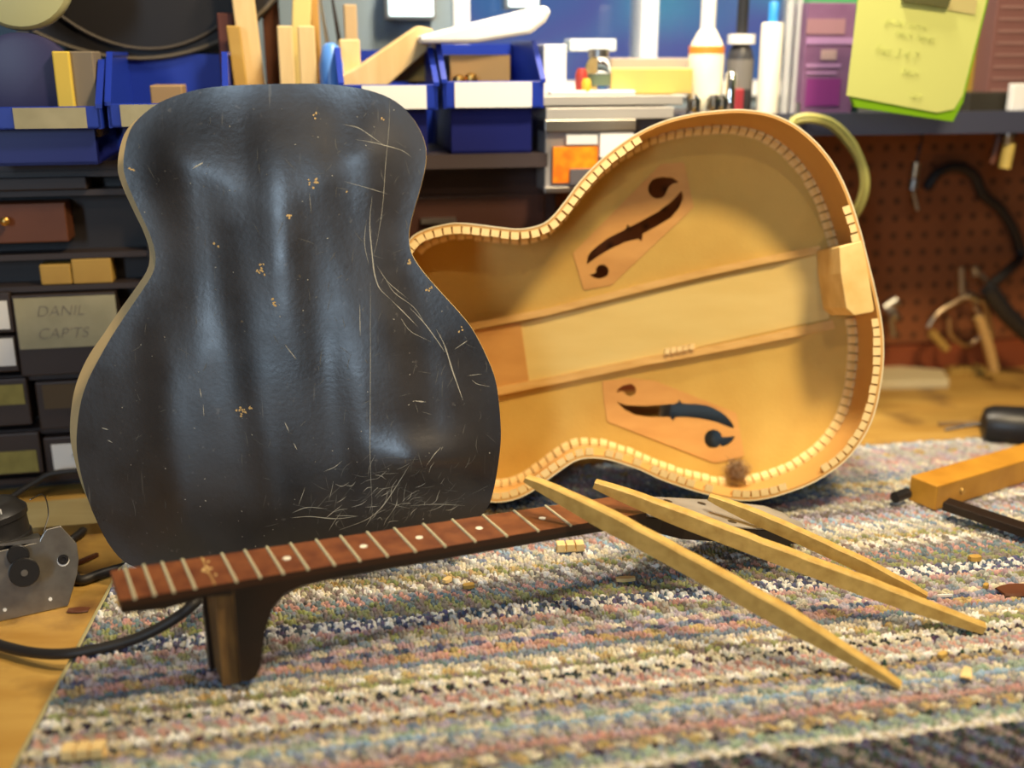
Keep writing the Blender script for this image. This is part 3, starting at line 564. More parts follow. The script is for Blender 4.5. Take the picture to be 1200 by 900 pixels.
# ------------------------------------------------------------------ neck
NU = Vector((.894, .447, 0)).normalized(); NWd = Vector((-NU.y, NU.x, 0)); NQ = Vector((-.2687, .655, 0))
def nk(s, z, w=0): return NQ+NU*s+NWd*w+Vector((0, 0, z))
def ztop(s): return .0945-.046*s
def nwid(s): return .050-.017*s
neck = empty('guitar_neck', tuple(nk(.085, .0, .024)), 'detached guitar neck lying heel down with dotted rosewood fretboard facing up', 'guitar neck')
SN = .430
prof = [(.0, ztop(0)-.006), (.03, ztop(.03)-.0085), (.058, .0838), (.0765, .081), (.0745, .012), (.0755, .004), (.080, .0015), (.088, .0045), (.0915, .012), (.0945, .026), (.0975, .039), (.104, .052), (.1135, .062), (.1255, .0675), (.1435, .0695), (.17, .0692), (.25, .0662), (.35, .0625), (.40, .0600), (SN, .0585)]
mb = MB(); n = len(prof); top = [(s, ztop(s)-.0055) for s in (SN, .3, .17, .09, 0)]
def neck_loop(wf_): return [nk(s, z, wf_(s)) for s, z in prof+top]
# rounded underside: three lengthwise slices on each side
def nsec(s, zb, zt):
    w = nwid(s); rnd = .35 if s > .13 else (.10 if s > .08 else 0); h = zt-zb
    if s < .078: return [nk(s, zt, 0), nk(s, zb, 0), nk(s, zb, w), nk(s, zt, w)], False
    return [], True
L0 = [(s, zb, ztop(s)-.0055) for s, zb in prof if not (.0745 <= s <= .0755)]
def sect(s, zb, zt):
    w = nwid(s); P = []
    k = 0 if s < .0766 else min(1, (s-.0766)/.04)
    for t in np.linspace(0, 1, 9):
        x = t*w; e = abs(2*t-1)**2.6; d = (zt-zb)*k*.55*e if s > .1 else (min(.012, zt-zb)*e*(.6 if s > .0766 else 0))
        P.append(nk(s, zb+min(d, (zt-zb)*.7), x))
    return P+[nk(s, zt, w), nk(s, zt, 0)]
secs = []
for s, zb, zt in [(0, ztop(0)-.010, 0), (.03, ztop(.03)-.0125, 0), (.058, .0835, 0), (.0764, .081, 0), (.0768, .002, 0), (.083, .0005, 0), (.088, .003, 0), (.0915, .010, 0), (.0945, .026, 0), (.0975, .039, 0), (.104, .052, 0), (.1135, .062, 0), (.1255, .0675, 0), (.1435, .0695, 0), (.17, .0692, 0), (.25, .0662, 0), (.35, .0625, 0), (.40, .0600, 0), (SN, .0585, 0)]:
    secs.append(sect(s, zb, ztop(s)-.0055))
m = len(secs[0]); mb.V = [p for q in secs for p in q]
for i in range(len(secs)-1):
    for j in range(m):
        j2 = (j+1) % m; mb.F.append((i*m+j2, i*m+j, (i+1)*m+j, (i+1)*m+j2)); mb.M.append(1 if i == 3 else 0)
mb.F.append(tuple(range(m))); mb.M.append(0); mb.F.append(tuple((len(secs)-1)*m+m-1-j for j in range(m))); mb.M.append(0)
mb.build('heel_and_shaft', [neckm, heelraw], neck, smooth=True, autos=35)
# torn flap of finish at the heel's raw face
fb = MB(); fb.prism([nk(.0645, .062, .045), nk(.0645, .062, .041), nk(.0645, .03, .037), nk(.0645, .004, .035), nk(.0645, .002, .046)], NU*-.0035); fb.build('torn_lip', neckm, neck)
fb = MB(); fb.prism([nk(.0768, .0805, .005), nk(.0768, .0805, .044), nk(.0768, .006, .041), nk(.0768, .004, .007)], NU*-.0125); fb.build('raw_tenon', heelraw, neck, bevel=.001)
fbm = MB(); fbm.box8([nk(0, ztop(0)-.0055), nk(SN, ztop(SN)-.0055), nk(SN, ztop(SN)-.0055, nwid(SN)), nk(0, ztop(0)-.0055, .05), nk(0, ztop(0)), nk(SN, ztop(SN)), nk(SN, ztop(SN), nwid(SN)), nk(0, ztop(0), .05)])
fbm.M = [1, 0, 1, 1, 1, 1]; fbm.build('fretboard', [rose, mat('fretboard_edge', (.035, .014, .007), .4)], neck)
for s in [.01, .023, .0359, .0504, .0793, .0965, .1133, .1318, .152, .1718, .1938, .2168, .2419, .2677, .2957, .3245, .355, .387]:
    f = MB(); f.tube([nk(s, ztop(s)+.0001, -.0003), nk(s, ztop(s)+.0003, nwid(s)+.0003)], .00125, 8); f.build('fret', fretm, neck, smooth=True)
f = MB(); f.obox(nk(.0643, ztop(.0643)-.0002, .025), NU*.0006, NWd*.0245, Vector((0, 0, .0004))); f.build('empty_fret_slot', mat('slot_dirt', (.34, .2, .07), .8), neck)
for k in range(9):
    f = f if False else MB(); s = .0643+random.gauss(-.001, .0025); w = random.uniform(.008, .045); f.obox(nk(s, ztop(s)+.0002, w), NU*random.uniform(.0006, .0016), NWd*random.uniform(.0008, .002), Vector((0, 0, .0002))); f.build('wood_tearout', gold, neck)
for s in (.1225, .1828, .2292, .2817, .34): f = MB(); f.lathe(nk(s, ztop(s)-.001, nwid(s)/2), [(.0030, 0), (.0030, .0012)], n=16); f.build('inlay_dot', pearl, neck)

# headstock: its tip drops to the rug
HD = (NU*.176+Vector((0, 0, -.045))).normalized(); HN = HD.cross(NWd)*-1
if HN.z < 0: HN = -HN
hb = nk(SN, ztop(SN)-.004, nwid(SN)/2)
hp = [(0, -.021), (.018, -.022), (.035, -.033), (.115, -.037), (.180, -.030), (.189, -.012), (.185, 0), (.189, .012), (.180, .030), (.115, .037), (.035, .033), (.018, .022), (0, .021)]
f = MB(); f.prism([hb+HD*a+NWd*b_ for a, b_ in hp], HN*-.0145); f.build('headstock', neckm, neck, bevel=.001)
f = MB(); f.prism([hb+HD*(a if a > 0 else .004)+NWd*b_*.99+HN*.0001 for a, b_ in hp], HN*.0012); f.build('headstock_face', mat('hazy_grey_veneer', (.36, .35, .32), .3, col2=(.22, .21, .19), scale=20), neck)
for a in (.055, .095, .135):
    for s_ in (-1, 1): f = MB(); f.lathe(hb+HD*a+NWd*(.023*s_)+HN*.0008, [(.0042, 0), (.0042, .0008)], axis=HN, n=16); f.build('tuner_hole', blackplastic, neck)
# ------------------------------------------------------------------ loose spruce sticks
def stick(pa, pb, wid, hgt, label, tipa=.3, tipb=.3, bow=0, roll=0):
    pa, pb = Vector(pa), Vector(pb); d = (pb-pa); L = d.length; d.normalize(); side = d.cross(Vector((0, 0, 1))).normalized(); up = side.cross(d)
    side, up = side*math.cos(roll)+up*math.sin(roll), up*math.cos(roll)-side*math.sin(roll)
    V = []; F = []; N = 26
    for i in range(N):
        t = i/(N-1); k = min(1, tipa+(1-tipa)*min(1, t/.22)**.7, tipb+(1-tipb)*min(1, (1-t)/.28)**.8); kw = min(1, .75+.25*k)
        c = pa+d*(t*L)+up*(bow*4*t*(1-t)); j = random.gauss(0, .0002); h = hgt*k
        V += [c-side*wid*kw/2-up*(h/2), c+side*wid*kw/2-up*(h/2), c+side*wid*kw/2+up*(h/2*.8+j), c+side*wid*kw*.36+up*(h/2+j), c-side*wid*kw*.36+up*(h/2+j), c-side*wid*kw/2+up*(h/2*.8+j)]
    for i in range(N-1):
        for j in range(6): j2 = (j+1) % 6; F.append((i*6+j, (i+1)*6+j, (i+1)*6+j2, i*6+j2))
    M = [0]*len(F)+[1, 1]; F += [tuple(range(6)), tuple((N-1)*6+5-j for j in range(6))]
    o = mk('spruce_brace_stick', V, F, stick_m, None, False, None, M, [stick_m, stickend]); tag(o, label, 'wood stick', 'split spruce braces on the rug')
    return o
stick(g(617, 560, .113), g(1056, 803, .0035), .011, .0165, 'front spruce stick resting across the neck, its tip nearest the camera', .28, .18, bow=.004)
stick(g(697, 566, .099), g(1153, 736, .004), .0115, .0145, 'middle and longest spruce stick lying over the headstock, splintered square tip', .45, .5, bow=-.002)
stick(g(831, 582, .066), g(1086, 698, .004), .0095, .0125, 'rear and shortest spruce stick between guitar body rim and middle stick', .35, .3, bow=.002)
# ------------------------------------------------------------------ chips on the rug and bench
def shard(x, y, lx, ly, h, rot, label, m=None, z=.0015, bend=0, name='wood_chip', cat='wood chip'):
    c = g(x, y, z); A = Vector((math.cos(rot), math.sin(rot), 0)); B = Vector((-A.y, A.x, 0)); V = []; F = []; k = 5
    for i in range(k):
        t = i/(k-1); w = ly*(.35+.65*math.sin(PI*(.15+.7*t))); up = Vector((0, 0, bend*(2*t-1)**2))
        V += [c+A*(lx*(t-.5))-B*w/2+up, c+A*(lx*(t-.5))+B*w/2+up, c+A*(lx*(t-.5))+B*w/2*.8+up+Vector((0, 0, h)), c+A*(lx*(t-.5))-B*w/2*.8+up+Vector((0, 0, h))]
    for i in range(k-1):
        for j in range(4): j2 = (j+1) % 4; F.append((i*4+j, (i+1)*4+j, (i+1)*4+j2, i*4+j2))
    F += [(0, 1, 2, 3), (4*k-1, 4*k-2, 4*k-3, 4*k-4)]
    return tag(mk(name, V, F, m or stick_m), label, cat, None)
shard(1132, 794, .016, .009, .001, 1.1, 'curled leaf-shaped wood shaving on the rug right of the front stick tip', kerf_m, bend=.004)
shard(1104, 769, .009, .006, .003, .6, 'small wood chip on the rug just above the curled shaving')
shard(1142, 656, .011, .009, .004, .2, 'light wood chip on the rug far right, behind the middle stick tip', ochre)
shard(1155, 688, .007, .005, .003, .9, 'tiny wood crumb on the rug behind the tip of the middle stick', ochre)
shard(1107, 699, .014, .002, .002, .1, 'small silvery sliver beside the tip of the rear stick', white_p, name='metal_sliver', cat='sliver')
shard(733, 680, .017, .007, .003, .1, 'flat wood chip on the rug under the front stick, near the neck', kerf_m)
shard(549, 688, .010, .008, .003, .3, 'yellow crumb of wood on the rug in front of the middle of the neck', ochre)
shard(524, 681, .009, .007, .003, .9, 'pale crumb of wood on the rug left of the yellow one', kerf_m)
shard(1189, 692, .030, .022, .002, .25, 'dark brown wedge of veneer lying on the rug at the right edge', brownw, name='veneer_scrap', cat='veneer scrap')
shard(101, 657, .026, .006, .003, 1.0, 'dark red splinter on the bench beside the router plate', brownw, z=BZ+.001)
shard(92, 715, .018, .010, .001, .1, 'dark flake of bark on the bench below the router plate', brownw, z=BZ+.001)
shard(843, 549, .004, .003, .002, .1, 'tiny dark crumb', brownw) if False else None
def scrap(x, y, n, sz, rot, label):
    c = g(x, y, .001); A = Vector((math.cos(rot), math.sin(rot), 0)); B = Vector((-A.y, A.x, 0)); Z = Vector((0, 0, 1)); k = MB()
    r = empty('kerfing_piece', tuple(c), label, 'kerfing scrap')
    k.obox(c+Z*.0012, A*(n*sz*.5), B*.0045, Z*.0008); k.build('backing_strip', kerf_m, r)
    for i in range(n):
        q = MB(); p = c+A*((i-(n-1)/2)*sz)+Z*.005; q.obox(p, A*(sz*.42), B*.0055, Z*.0032); q.build('kerf_block', kerf_m, r)
scrap(99, 886, 3, .0095, .12, 'three-block piece of kerfed lining at the bottom left of the rug')
scrap(668, 645, 3, .009, .1, 'blurred piece of kerfed lining on the rug behind the neck')
# ------------------------------------------------------------------ router, cables
router = empty('router', tuple(g(20, 726, BZ)), 'trim router base with aluminium plate and black motor on the bench at left', 'router')
RP = Plane(tuple(g(0, 729, BZ)), math.radians(14), yaw=math.atan2((g(80, 711, BZ)-g(0, 729, BZ)).y, (g(80, 711, BZ)-g(0, 729, BZ)).x))
rp = [(0, 645.5), (25, 640), (46, 635), (50, 627), (54, 620.5), (71, 616.2), (81, 627), (90, 637), (92.4, 655), (90.6, 672), (85.5, 691), (80, 710), (0, 728.5), (-60, 742), (-60, 650)]
b = MB(); b.prism([RP.at(*RP.un(*p), 0) for p in rp], RP.n*-.004); b.build('base_plate', steel, router, bevel=.0006)
b = MB(); b.prism([RP.at(*RP.un(*p), .0002) for p in ((0, 640), (46, 636), (48, 630), (2, 637), (-60, 646), (-60, 652))], RP.n*-.03); b.build('flange', steel, router)
c = RP.at(*RP.un(26.7, 667), 0); b = MB(); b.lathe(c, [(.0035, -.004), (.0035, .012), (.0115, .012), (.0122, .013), (.0122, .018), (.0115, .019), (.0025, .019), (.002, .0175)], axis=RP.n, n=32); b.build('clamp_knob', blackplastic, router, smooth=True)
c = RP.at(*RP.un(21, 650), 0); b = MB(); b.lathe(c, [(.009, -.004), (.009, .004), (.008, .005)], axis=RP.n, n=28); b.build('knob_washer', blackplastic, router, smooth=True)
c = RP.at(*RP.un(26.7, 667), .019); b = MB(); b.lathe(c, [(.0028, -.001), (.0028, .0008)], axis=RP.n, n=14); b.build('knob_screw', steel, router)
c = RP.at(*RP.un(74, 655.5), 0); b = MB(); b.lathe(c, [(.0045, -.002), (.0045, .0012), (.0022, .0012), (.0018, .0004)], axis=RP.n, n=20); b.build('screw', blackplastic, router)
c = RP.at(*RP.un(74, 657), 0); b = MB(); b.lathe(c, [(.0050, -.002), (.0050, .0003)], axis=RP.n, n=24); b.build('screw_washer', white_p, router)
for x, y in ((59, 702), (5.7, 714.5)): c = RP.at(*RP.un(x, y), 0); b = MB(); b.lathe(c, [(.0016, -.002), (.0016, .0006)], axis=RP.n, n=12); b.build('rivet', white_p, router)
mc = RP.at(*RP.un(-8, 640), -.038); ax = Vector((-.10, .05, 1)).normalized()
b = MB(); b.lathe(mc-ax*.055, [(.030, 0), (.030, .045), (.034, .047), (.034, .058), (.0325, .059), (.0325, .074), (.034, .075), (.034, .080), (.026, .088), (.020, .089)], axis=ax, n=40); b.build('motor_housing', blackplastic, router, smooth=True)
b = MB()
for k in range(9):
    A = math.radians(-125+k*11); dv = ax.orthogonal(); X = Vector((1, 0, .1)).normalized(); Yv = Vector((0, 1, 0)); r = X*math.cos(A)+Yv*math.sin(A); r = (r-ax*r.dot(ax)).normalized(); b.obox(mc+ax*.031+r*.0302, ax*.0022, ax.cross(r)*.0005, r*.0004)
b.build('scale_marks', labelw, router)
r = Vector((.62, -.78, 0)); r = (r-ax*r.dot(ax)).normalized(); b = MB(); b.lathe(mc+ax*.020+r*.0297, [(.003, 0), (.003, .0015)], axis=r, n=16); b.build('red_dot', mat('red_paint', (.6, .01, .02), .4), router)
b = MB(); b.tube(catmull([g(24, 596, .07)+Vector((0, .02, 0)), g(40, 590, .06)+Vector((0, .02, 0)), g(46, 612, .05)+Vector((0, .02, 0)), g(40, 635, .04)+Vector((0, .02, 0))], 8), .0006, 6); b.build('spring_wire', greyst, router, smooth=True)
def cable(pts, r, label, m=rubber, name='power_cable', cat='cable'):
    b = MB(); b.tube(catmull(pts, 10), r, 12); return tag(b.build(name, m, smooth=True, autos=80), label, cat)
cable([g(-60, 735, .0), g(0, 756, -.004), g(40, 765, -.002), g(80, 766, .002), (g(125, 758, .005)), g(165, 746, .010), g(205, 725, .022), g(232, 703, .034), g(262, 672, .030), g(300, 655, .012)], .0044, 'thick black cable curving across the rug edge up under the fretboard end')
cable([g(70, 690, BZ+.004)+Vector((0, .03, 0)), g(95, 680, BZ+.005), g(120, 672, BZ+.005), g(150, 664, BZ+.005), g(210, 650, BZ+.011)+Vector((0, .0, 0))], .0046, 'thick black cable running from the router plate behind the fretboard end')
cable([g(-40, 652, BZ+.01)+Vector((0, .05, 0)), g(70, 634, BZ+.005), g(90, 628, BZ+.005), g(112, 612, BZ+.005), g(180, 590, BZ+.005)], .0040, 'black cable on the bench passing behind the left edge of the black back')
cable([g(-60, 620, BZ+.02)+Vector((0, .08, 0)), wf(*(lambda q: (q[0], 1.12, q[1]))(wu(0, 590, 1.12))), wf(*(lambda q: (q[0], 1.135, q[1]))(wu(40, 566, 1.135))), wf(*(lambda q: (q[0], 1.14, q[1]))(wu(75, 553, 1.14))), wf(-.15, 1.14, .02), wf(-.05, 1.14, BZ+.005)], .0032, 'thin black cable arching in front of the bottom drawers')
cable([g(-40, 605, BZ+.004), g(40, 598, BZ+.004), g(70, 596, BZ+.004), g(110, 592, BZ+.004), g(180, 590, BZ+.004)], .003, 'black cable lying along the front of the pale board at left')
# pale board below the drawers
b = MB(); A0 = wu(-40, 590, 1.06)[0]; b.wbox(A0, -.20, 1.055, 1.125, BZ, BZ+.012); tag(b.build('pine_board', mat('pale_board', (.42, .34, .16), .6, col2=(.36, .28, .12), scale=9, stretch=(1, 6, 6))), 'pale flat board on the bench in front of the drawers', 'board')
# ------------------------------------------------------------------ drawer cabinet at left
DB = 1.17
cab = empty('drawer_cabinet', tuple(wf(-.35, DB, BZ)), 'dark cabinet of small labelled drawers on the bench at the left', 'drawer cabinet')
ca0, ca1 = -.62, wu(188, 350, DB)[0]
def drect(x0, y0, x1, y1, bb=DB):
    p, zt = wu(x0, (y0+y1)/2, bb); q, _ = wu(x1, (y0+y1)/2, bb); zt = wu((x0+x1)/2, y0, bb)[1]; zb = wu((x0+x1)/2, y1, bb)[1]; return p, q, zb, zt
b = MB(); b.wbox(ca0, ca1, DB+.03, WB-.04, BZ, .333); b.wbox(ca1-.008, ca1, DB, DB+.03, BZ, .333); b.wbox(ca0, ca0+.008, DB, DB+.03, BZ, .333); b.build('carcass', darkgrey, cab)
for y in (204, 226, 300, 337, 440, 503, 560):
    zz = wu(90, y, DB)[1]; b = MB(); b.wbox(ca0+.008, ca1-.008, DB+.002, DB+.03, max(zz-.003, BZ), zz+.003); b.build('divider', drawerm, cab)
def drawer(x0, y0, x1, y1, m=drawerm, lab=None, labm=None, knob=None, words=None, proud=.006):
    p, q, zb, zt = drect(x0, y0, x1, y1); b = MB(); b.wbox(p, q, DB-proud, DB+.028, zb, zt); d = b.build('drawer', m, cab, bevel=.0015)
    if lab:
        a, c_, e, f = drect(*lab); b = MB(); b.wbox(a, c_, DB-proud-.0015, DB-proud-.0001, e, f); b.build('label_card', labm, d)
        if words:
            n = len(words)
            for i, s in enumerate(words): text(s, (f-e)*.30, ink, d, frame_m(wf((a+c_)/2-.006, DB-proud-.0019, f-(f-e)*(i+.62)/(n+.25)), UW, Vector((0, 0, 1))))
    if knob:
        a, z = wu(*knob, DB-proud); b = MB(); b.lathe(wf(a, DB-proud, z), [(.002, 0), (.002, .004), (.0045, .006), (.0045, .010), (.002, .012)], axis=-NW, n=16); b.build('knob', brass, d, smooth=True)
drawer(-60, 208, 103, 223, drawerm)
drawer(-30, 238, 80, 284, brownw, knob=(8, 258))
drawer(20, 343, 141, 437, drawerm, (21, 346, 139, 405), labelm, None, ['DANIL', 'CAP\'TS'])
drawer(-70, 343, 16, 390, drawerm, (-50, 352, 12, 385), labelw); drawer(-70, 394, 22, 436, drawerm, (-50, 396, 19, 428), labelw, None, ['nuts'])
drawer(-70, 444, 36, 499, drawerm, (-40, 450, 30, 473), yellowlab, None, ['....'])
drawer(45, 444, 150, 499, drawerm, (52, 448, 100, 476), mat('brown_card', (.09, .06, .03), .7))
drawer(-70, 508, 50, 556, drawerm, (-50, 528, 46, 553), yellowlab, None, ['parts'])
drawer(54, 508, 160, 556, drawerm, (63, 517, 120, 546), labelw, None, ['  R'])
def wthing(name, x0, y0, x1, y1, bb, depth, m, label, cat, bevel=.0015, ground=None, group=None):
    p, q = wu(x0, (y0+y1)/2, bb)[0], wu(x1, (y0+y1)/2, bb)[0]; zt = wu((x0+x1)/2, y0, bb)[1]; zb = wu((x0+x1)/2, y1, bb)[1] if ground is None else ground
    b = MB(); b.wbox(p, q, bb, bb+depth, zb, zt); return tag(b.build(name, m, bevel=bevel), label, cat, group)
zsh = wu(90, 337, DB)[1]+.0032
wthing('wood_block', 84, 303, 131, 330, DB+.002, .026, ochre, 'square ochre wood block in the open slot above the big label card', 'wood block', ground=zsh)
wthing('wood_offcut', 46, 310, 83, 322, DB+.003, .024, ochre, 'narrow ochre offcut left of the square block in the open slot', 'wood block', ground=zsh)
# ------------------------------------------------------------------ blue bins
def bin_(x0, x1, yl0, yl1, ytop, ybot, bb, label, lab, D=.16, m=bluem):
    p, zl = wu(x0, yl1, bb); q, _ = wu(x1, yl1, bb); zl = wu((x0+x1)/2, yl1, bb)[1]; zh = wu((x0+x1)/2, yl0, bb)[1]; zt = wu((x0+x1)/2, ytop, bb+.05)[1]; zb = .3495
    r = empty('parts_bin', tuple(wf((p+q)/2, bb+D/2, zb)), label, 'storage bin', 'open blue parts bins on the shelf')
    t = .003; ins = .010
    b = MB(); b.wbox(p, q, bb, bb+t, zl, zh); b.wbox(p, q, bb, bb+.016, zl, zl+.003); b.build('front_lip', m, r, bevel=.0008)
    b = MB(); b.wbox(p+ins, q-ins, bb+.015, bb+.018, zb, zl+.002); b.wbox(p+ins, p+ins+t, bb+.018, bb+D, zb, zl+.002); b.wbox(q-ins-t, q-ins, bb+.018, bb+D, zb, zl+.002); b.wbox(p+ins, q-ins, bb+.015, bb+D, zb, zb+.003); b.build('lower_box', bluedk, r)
    for s0 in (p, q-t):
        b = MB(); b.prism([wf(s0, bb, zl), wf(s0, bb, zh), wf(s0, bb+.045, zt), wf(s0, bb+D, zt), wf(s0, bb+D, zl)], UW*t); b.build('side_wall', m, r)
        b = MB(); o_ = -.002 if s0 == p else -.001; b.prism([wf(s0+o_, bb-.001, zh-.002), wf(s0+o_, bb-.001, zh+.002), wf(s0+o_, bb+.045, zt+.002), wf(s0+o_, bb+D, zt+.002), wf(s0+o_, bb+D, zt-.002), wf(s0+o_, bb+.046, zt-.002)], UW*.006); b.build('rim', m, r)
    b = MB(); b.wbox(p, q, bb+D-t, bb+D, zb, zt); b.build('rear_wall', m, r)
    if lab:
        a, c_, e, f = [*(wu(lab[0], yl1, bb)[0], wu(lab[1], yl1, bb)[0]), zl+.001, zh-.001]; b = MB(); b.wbox(a, c_, bb-.0012, bb-.0001, e, f); b.build('label_card', lab[2], r)
    return p, q, zl, zh, zt
bin_(-38, 120, 125, 152, 72, 190, 1.115, 'blue parts bin at the left end with a yellow wood block in it', (18, 103, labelm))
bin_(128, 268, 121, 149, 63, 190, 1.125, 'second blue parts bin from the left, half behind the black back', (143, 255, labelm))
bin_(400, 513, 99, 129, 58, 170, 1.165, 'blue parts bin filled with wood offcuts, right of the black back', (425, 500, labelw))
bin_(520, 637, 95, 127, 50, 163, 1.165, 'blue parts bin with a white label under the long white wedge', (533, 623, labelw))
wthing('wood_block', 64, 60, 84, 128, 1.135, .02, mat('yellow_wood', (.70, .50, .07), .55), 'upright yellow wood block standing in the leftmost blue bin', 'wood block', ground=.353)
wthing('wood_block', 84, 60, 112, 128, 1.142, .05, mat('grey_brown_wood', (.20, .16, .11), .6), 'grey brown wood block beside the yellow block in the leftmost blue bin', 'wood block', ground=.375)
b = MB(); a_, z_ = wu(30, 98, 1.17); b.lathe(wf(a_+.005, 1.16, z_), [(.048, 0), (.048, .012), (.040, .014)], axis=-NW, n=40); tag(b.build('indigo_disc', mat('indigo_plastic', (.03, .025, .09), .4), smooth=True), 'dark indigo round disc standing in the leftmost blue bin', 'disc')
wthing('wood_block', 176, 100, 214, 122, 1.16, .05, mat('tan_wood', (.35, .22, .10), .6), 'tan wood block lying in the second blue bin', 'wood block', ground=.353)
wthing('cardboard_box', 527, 64, 598, 96, 1.20, .05, mat('brown_cardboard', (.45, .29, .13), .7), 'small brown cardboard box inside the bin below the white wedge', 'box', ground=.353)
for i, (x, y) in enumerate(((538, 94), (552, 92))):
    a_, z_ = wu(x, y, 1.185); b = MB(); b.lathe(wf(a_, 1.185, z_-.006), [(.002, -.02), (.006, 0), (.0075, .004), (.006, .010), (.002, .012)], n=16); tag(b.build('brass_knob', brass, smooth=True), ['left', 'right'][i]+' brass knob of the pair behind the white label of the bin', 'knob')
# long white wedge across the bins
def slab(pts, bb, dep, name, m, label, cat, bevel=.002):
    b = MB(); b.prism([wf(wu(x, y, bb)[0], bb, wu(x, y, bb)[1]) for x, y in pts], NW*dep); return tag(b.build(name, m, bevel=bevel), label, cat)
slab([(492, 42), (630, 8), (641, 6), (647, 14), (640, 26), (622, 40), (560, 50), (493, 51)], 1.18, .06, 'white_wedge', white_p, 'long white plastic wedge lying across the top of the right blue bins', 'wedge', .004)
slab([(378, 100), (420, 78), (490, 30), (508, 34), (500, 60), (455, 100), (420, 122)], 1.21, .03, 'wood_offcut', pine, 'slanting pale wood offcut poking out of the third blue bin', 'wood offcut')
slab([(440, 82), (500, 50), (500, 96), (452, 96)], 1.245, .03, 'wood_offcut', ochre, 'ochre wood offcut behind the slanting pale one in the third bin', 'wood offcut')
# sticks and slats standing behind the black back
def upright(x0, x1, y0, y1, bb, dep, m, label, lean=0):
    p, q = wu(x0, 60, bb)[0], wu(x1, 60, bb)[0]; zt = wu(x0, y0, bb)[1]
    b = MB(); b.prism([wf(p, bb, .3495), wf(q, bb, .3495), wf(q+lean, bb, zt), wf(p+lean, bb, zt)], NW*dep); return tag(b.build('wood_strip', m, bevel=.0015), label, 'wood slat', 'wood slats standing on the shelf')
upright(286, 312, -60, 100, 1.25, .02, pine, 'leftmost tall pale slat standing upright on the shelf behind the black back', -.012)
upright(276, 292, 30, 100, 1.23, .015, ochre, 'short ochre slat standing against the leftmost tall slat', -.008)
upright(326, 344, 30, 100, 1.22, .02, pine, 'left pale slat of the square-topped pair behind the black back')
upright(350, 370, 30, 100, 1.22, .02, pine, 'right pale slat of the square-topped pair behind the black back')
upright(330, 352, -60, 100, 1.27, .02, mat('yellow_pine', (.70, .55, .20), .6), 'tall yellow slat leaning behind the square-topped pair', .02)
upright(352, 376, -60, 100, 1.30, .02, mat('orange_wood', (.50, .28, .07), .6), 'tall orange-brown slat at the back of the group')
upright(310, 330, -60, 100, 1.31, .02, brownw, 'dark brown slat standing at the back between the pale ones')
upright(257, 276, 15, 100, 1.26, .02, mat('maroon_wood', (.11, .03, .02), .6), 'maroon slat at the left end of the standing slats')
upright(398, 422, 46, 110, 1.235, .02, pine, 'short thick pale slat standing left of the third bin')
upright(405, 420, 5, 110, 1.27, .015, mat('grey_tan_wood', (.45, .32, .17), .6), 'thin grey-tan slat rising above the short thick one')
b = MB(); a_, z_ = wu(388, 75, 1.22); b.lathe(wf(a_, 1.22, .3495), [(.012, 0), (.013, .003), (.013, z_-.3495), (.009, z_-.3495+.018), (.004, z_-.3495+.022)], n=24); tag(b.build('blue_bottle', mat('light_blue_plastic', (.10, .28, .75), .3), smooth=True), 'small light blue bottle between the slats and the third bin', 'bottle')
for i, (x0, x1) in enumerate(((378, 392), (392, 404))):
    b = MB(); p = wf(wu(x0+8, 45, 1.28)[0]+.01, 1.28, .37); q = wf(wu(x0-4, -10, 1.28)[0], 1.28, wu(x0, -10, 1.28)[1]); b.tube([p, p.lerp(q, .5), q], [.003, .003, .0015], 8); tag(b.build('file_tool', greyst if i == 0 else darkgrey, smooth=True), ['bright steel rod leaning among the slats', 'dark rod leaning beside the bright steel one'][i], 'rod')
for i, (x0, x1, y1) in enumerate(((457, 508, 18), (598, 631, 7))):
    p, q = wu(x0, y1, 1.39)[0], wu(x1, y1, 1.39)[0]; z0 = wu(x0, y1, 1.39)[1]
    lt = empty('wall_light', tuple(wf((p+q)/2, 1.41, z0)), ['wider cold white light fitting high on the wall above the third bin', 'narrower cold white light fitting above the white wedge'][i], 'light')
    b = MB(); b.wbox(p-.004, q+.004, 1.40, WB-.001, z0-.004, z0+.044); b.build('housing', greyst, lt); b = MB(); b.wbox(p, q, 1.393, 1.3995, z0, z0+.04); b.build('diffuser', mat('lit_diffuser', (.75, .95, 1.0), .5, emit=1.6), lt)  # glowing panels added in place of bright window highlights, no real fittings
# black guitar hanging top left
gb = empty('hanging_guitar', tuple(wf(-.12, 1.30, .45)), 'black guitar with cream binding hanging on the wall at top left', 'guitar')
ac, zc = wu(150, -65, 1.28)
OE = [(ac+.165*math.cos(t)*(1+.05*math.cos(2*t)), zc+.118*math.sin(t)) for t in np.linspace(0, 2*PI, 56, endpoint=False)]
b = MB(); b.prism([wf(a, 1.28, z) for a, z in OE], NW*.08); b.build('body_shell', mat('gloss_black_guitar', (.008, .006, .007), .55), gb, bevel=.004)
b = MB(); b.tube([wf(a, 1.279, z) for a, z in [(ac+(a-ac)*.985, zc+(z-zc)*.985) for a, z in OE]], .0025, 6, closed=True); b.build('rear_binding', mat('aged_binding', (.10, .08, .055), .5), gb, smooth=True)
b = MB(); b.tube([wf(a, 1.277, z) for a, z in [(ac+.0+(a-ac)*.72+.012, zc+(z-zc)*.90) for a, z in OE]], .002, 6, closed=True); b.build('front_binding', mat('aged_binding2', (.07, .055, .04), .5), gb, smooth=True)
b = MB(); b.wbox(ac-.02, ac+.02, 1.30, 1.33, zc+.11, zc+.50); b.build('neck_block', neckm, gb)
b = MB(); b.tube([wf(ac, 1.32, zc+.47), wf(ac, WB, zc+.48)], .004, 8); b.build('wall_hook', greyst, gb)
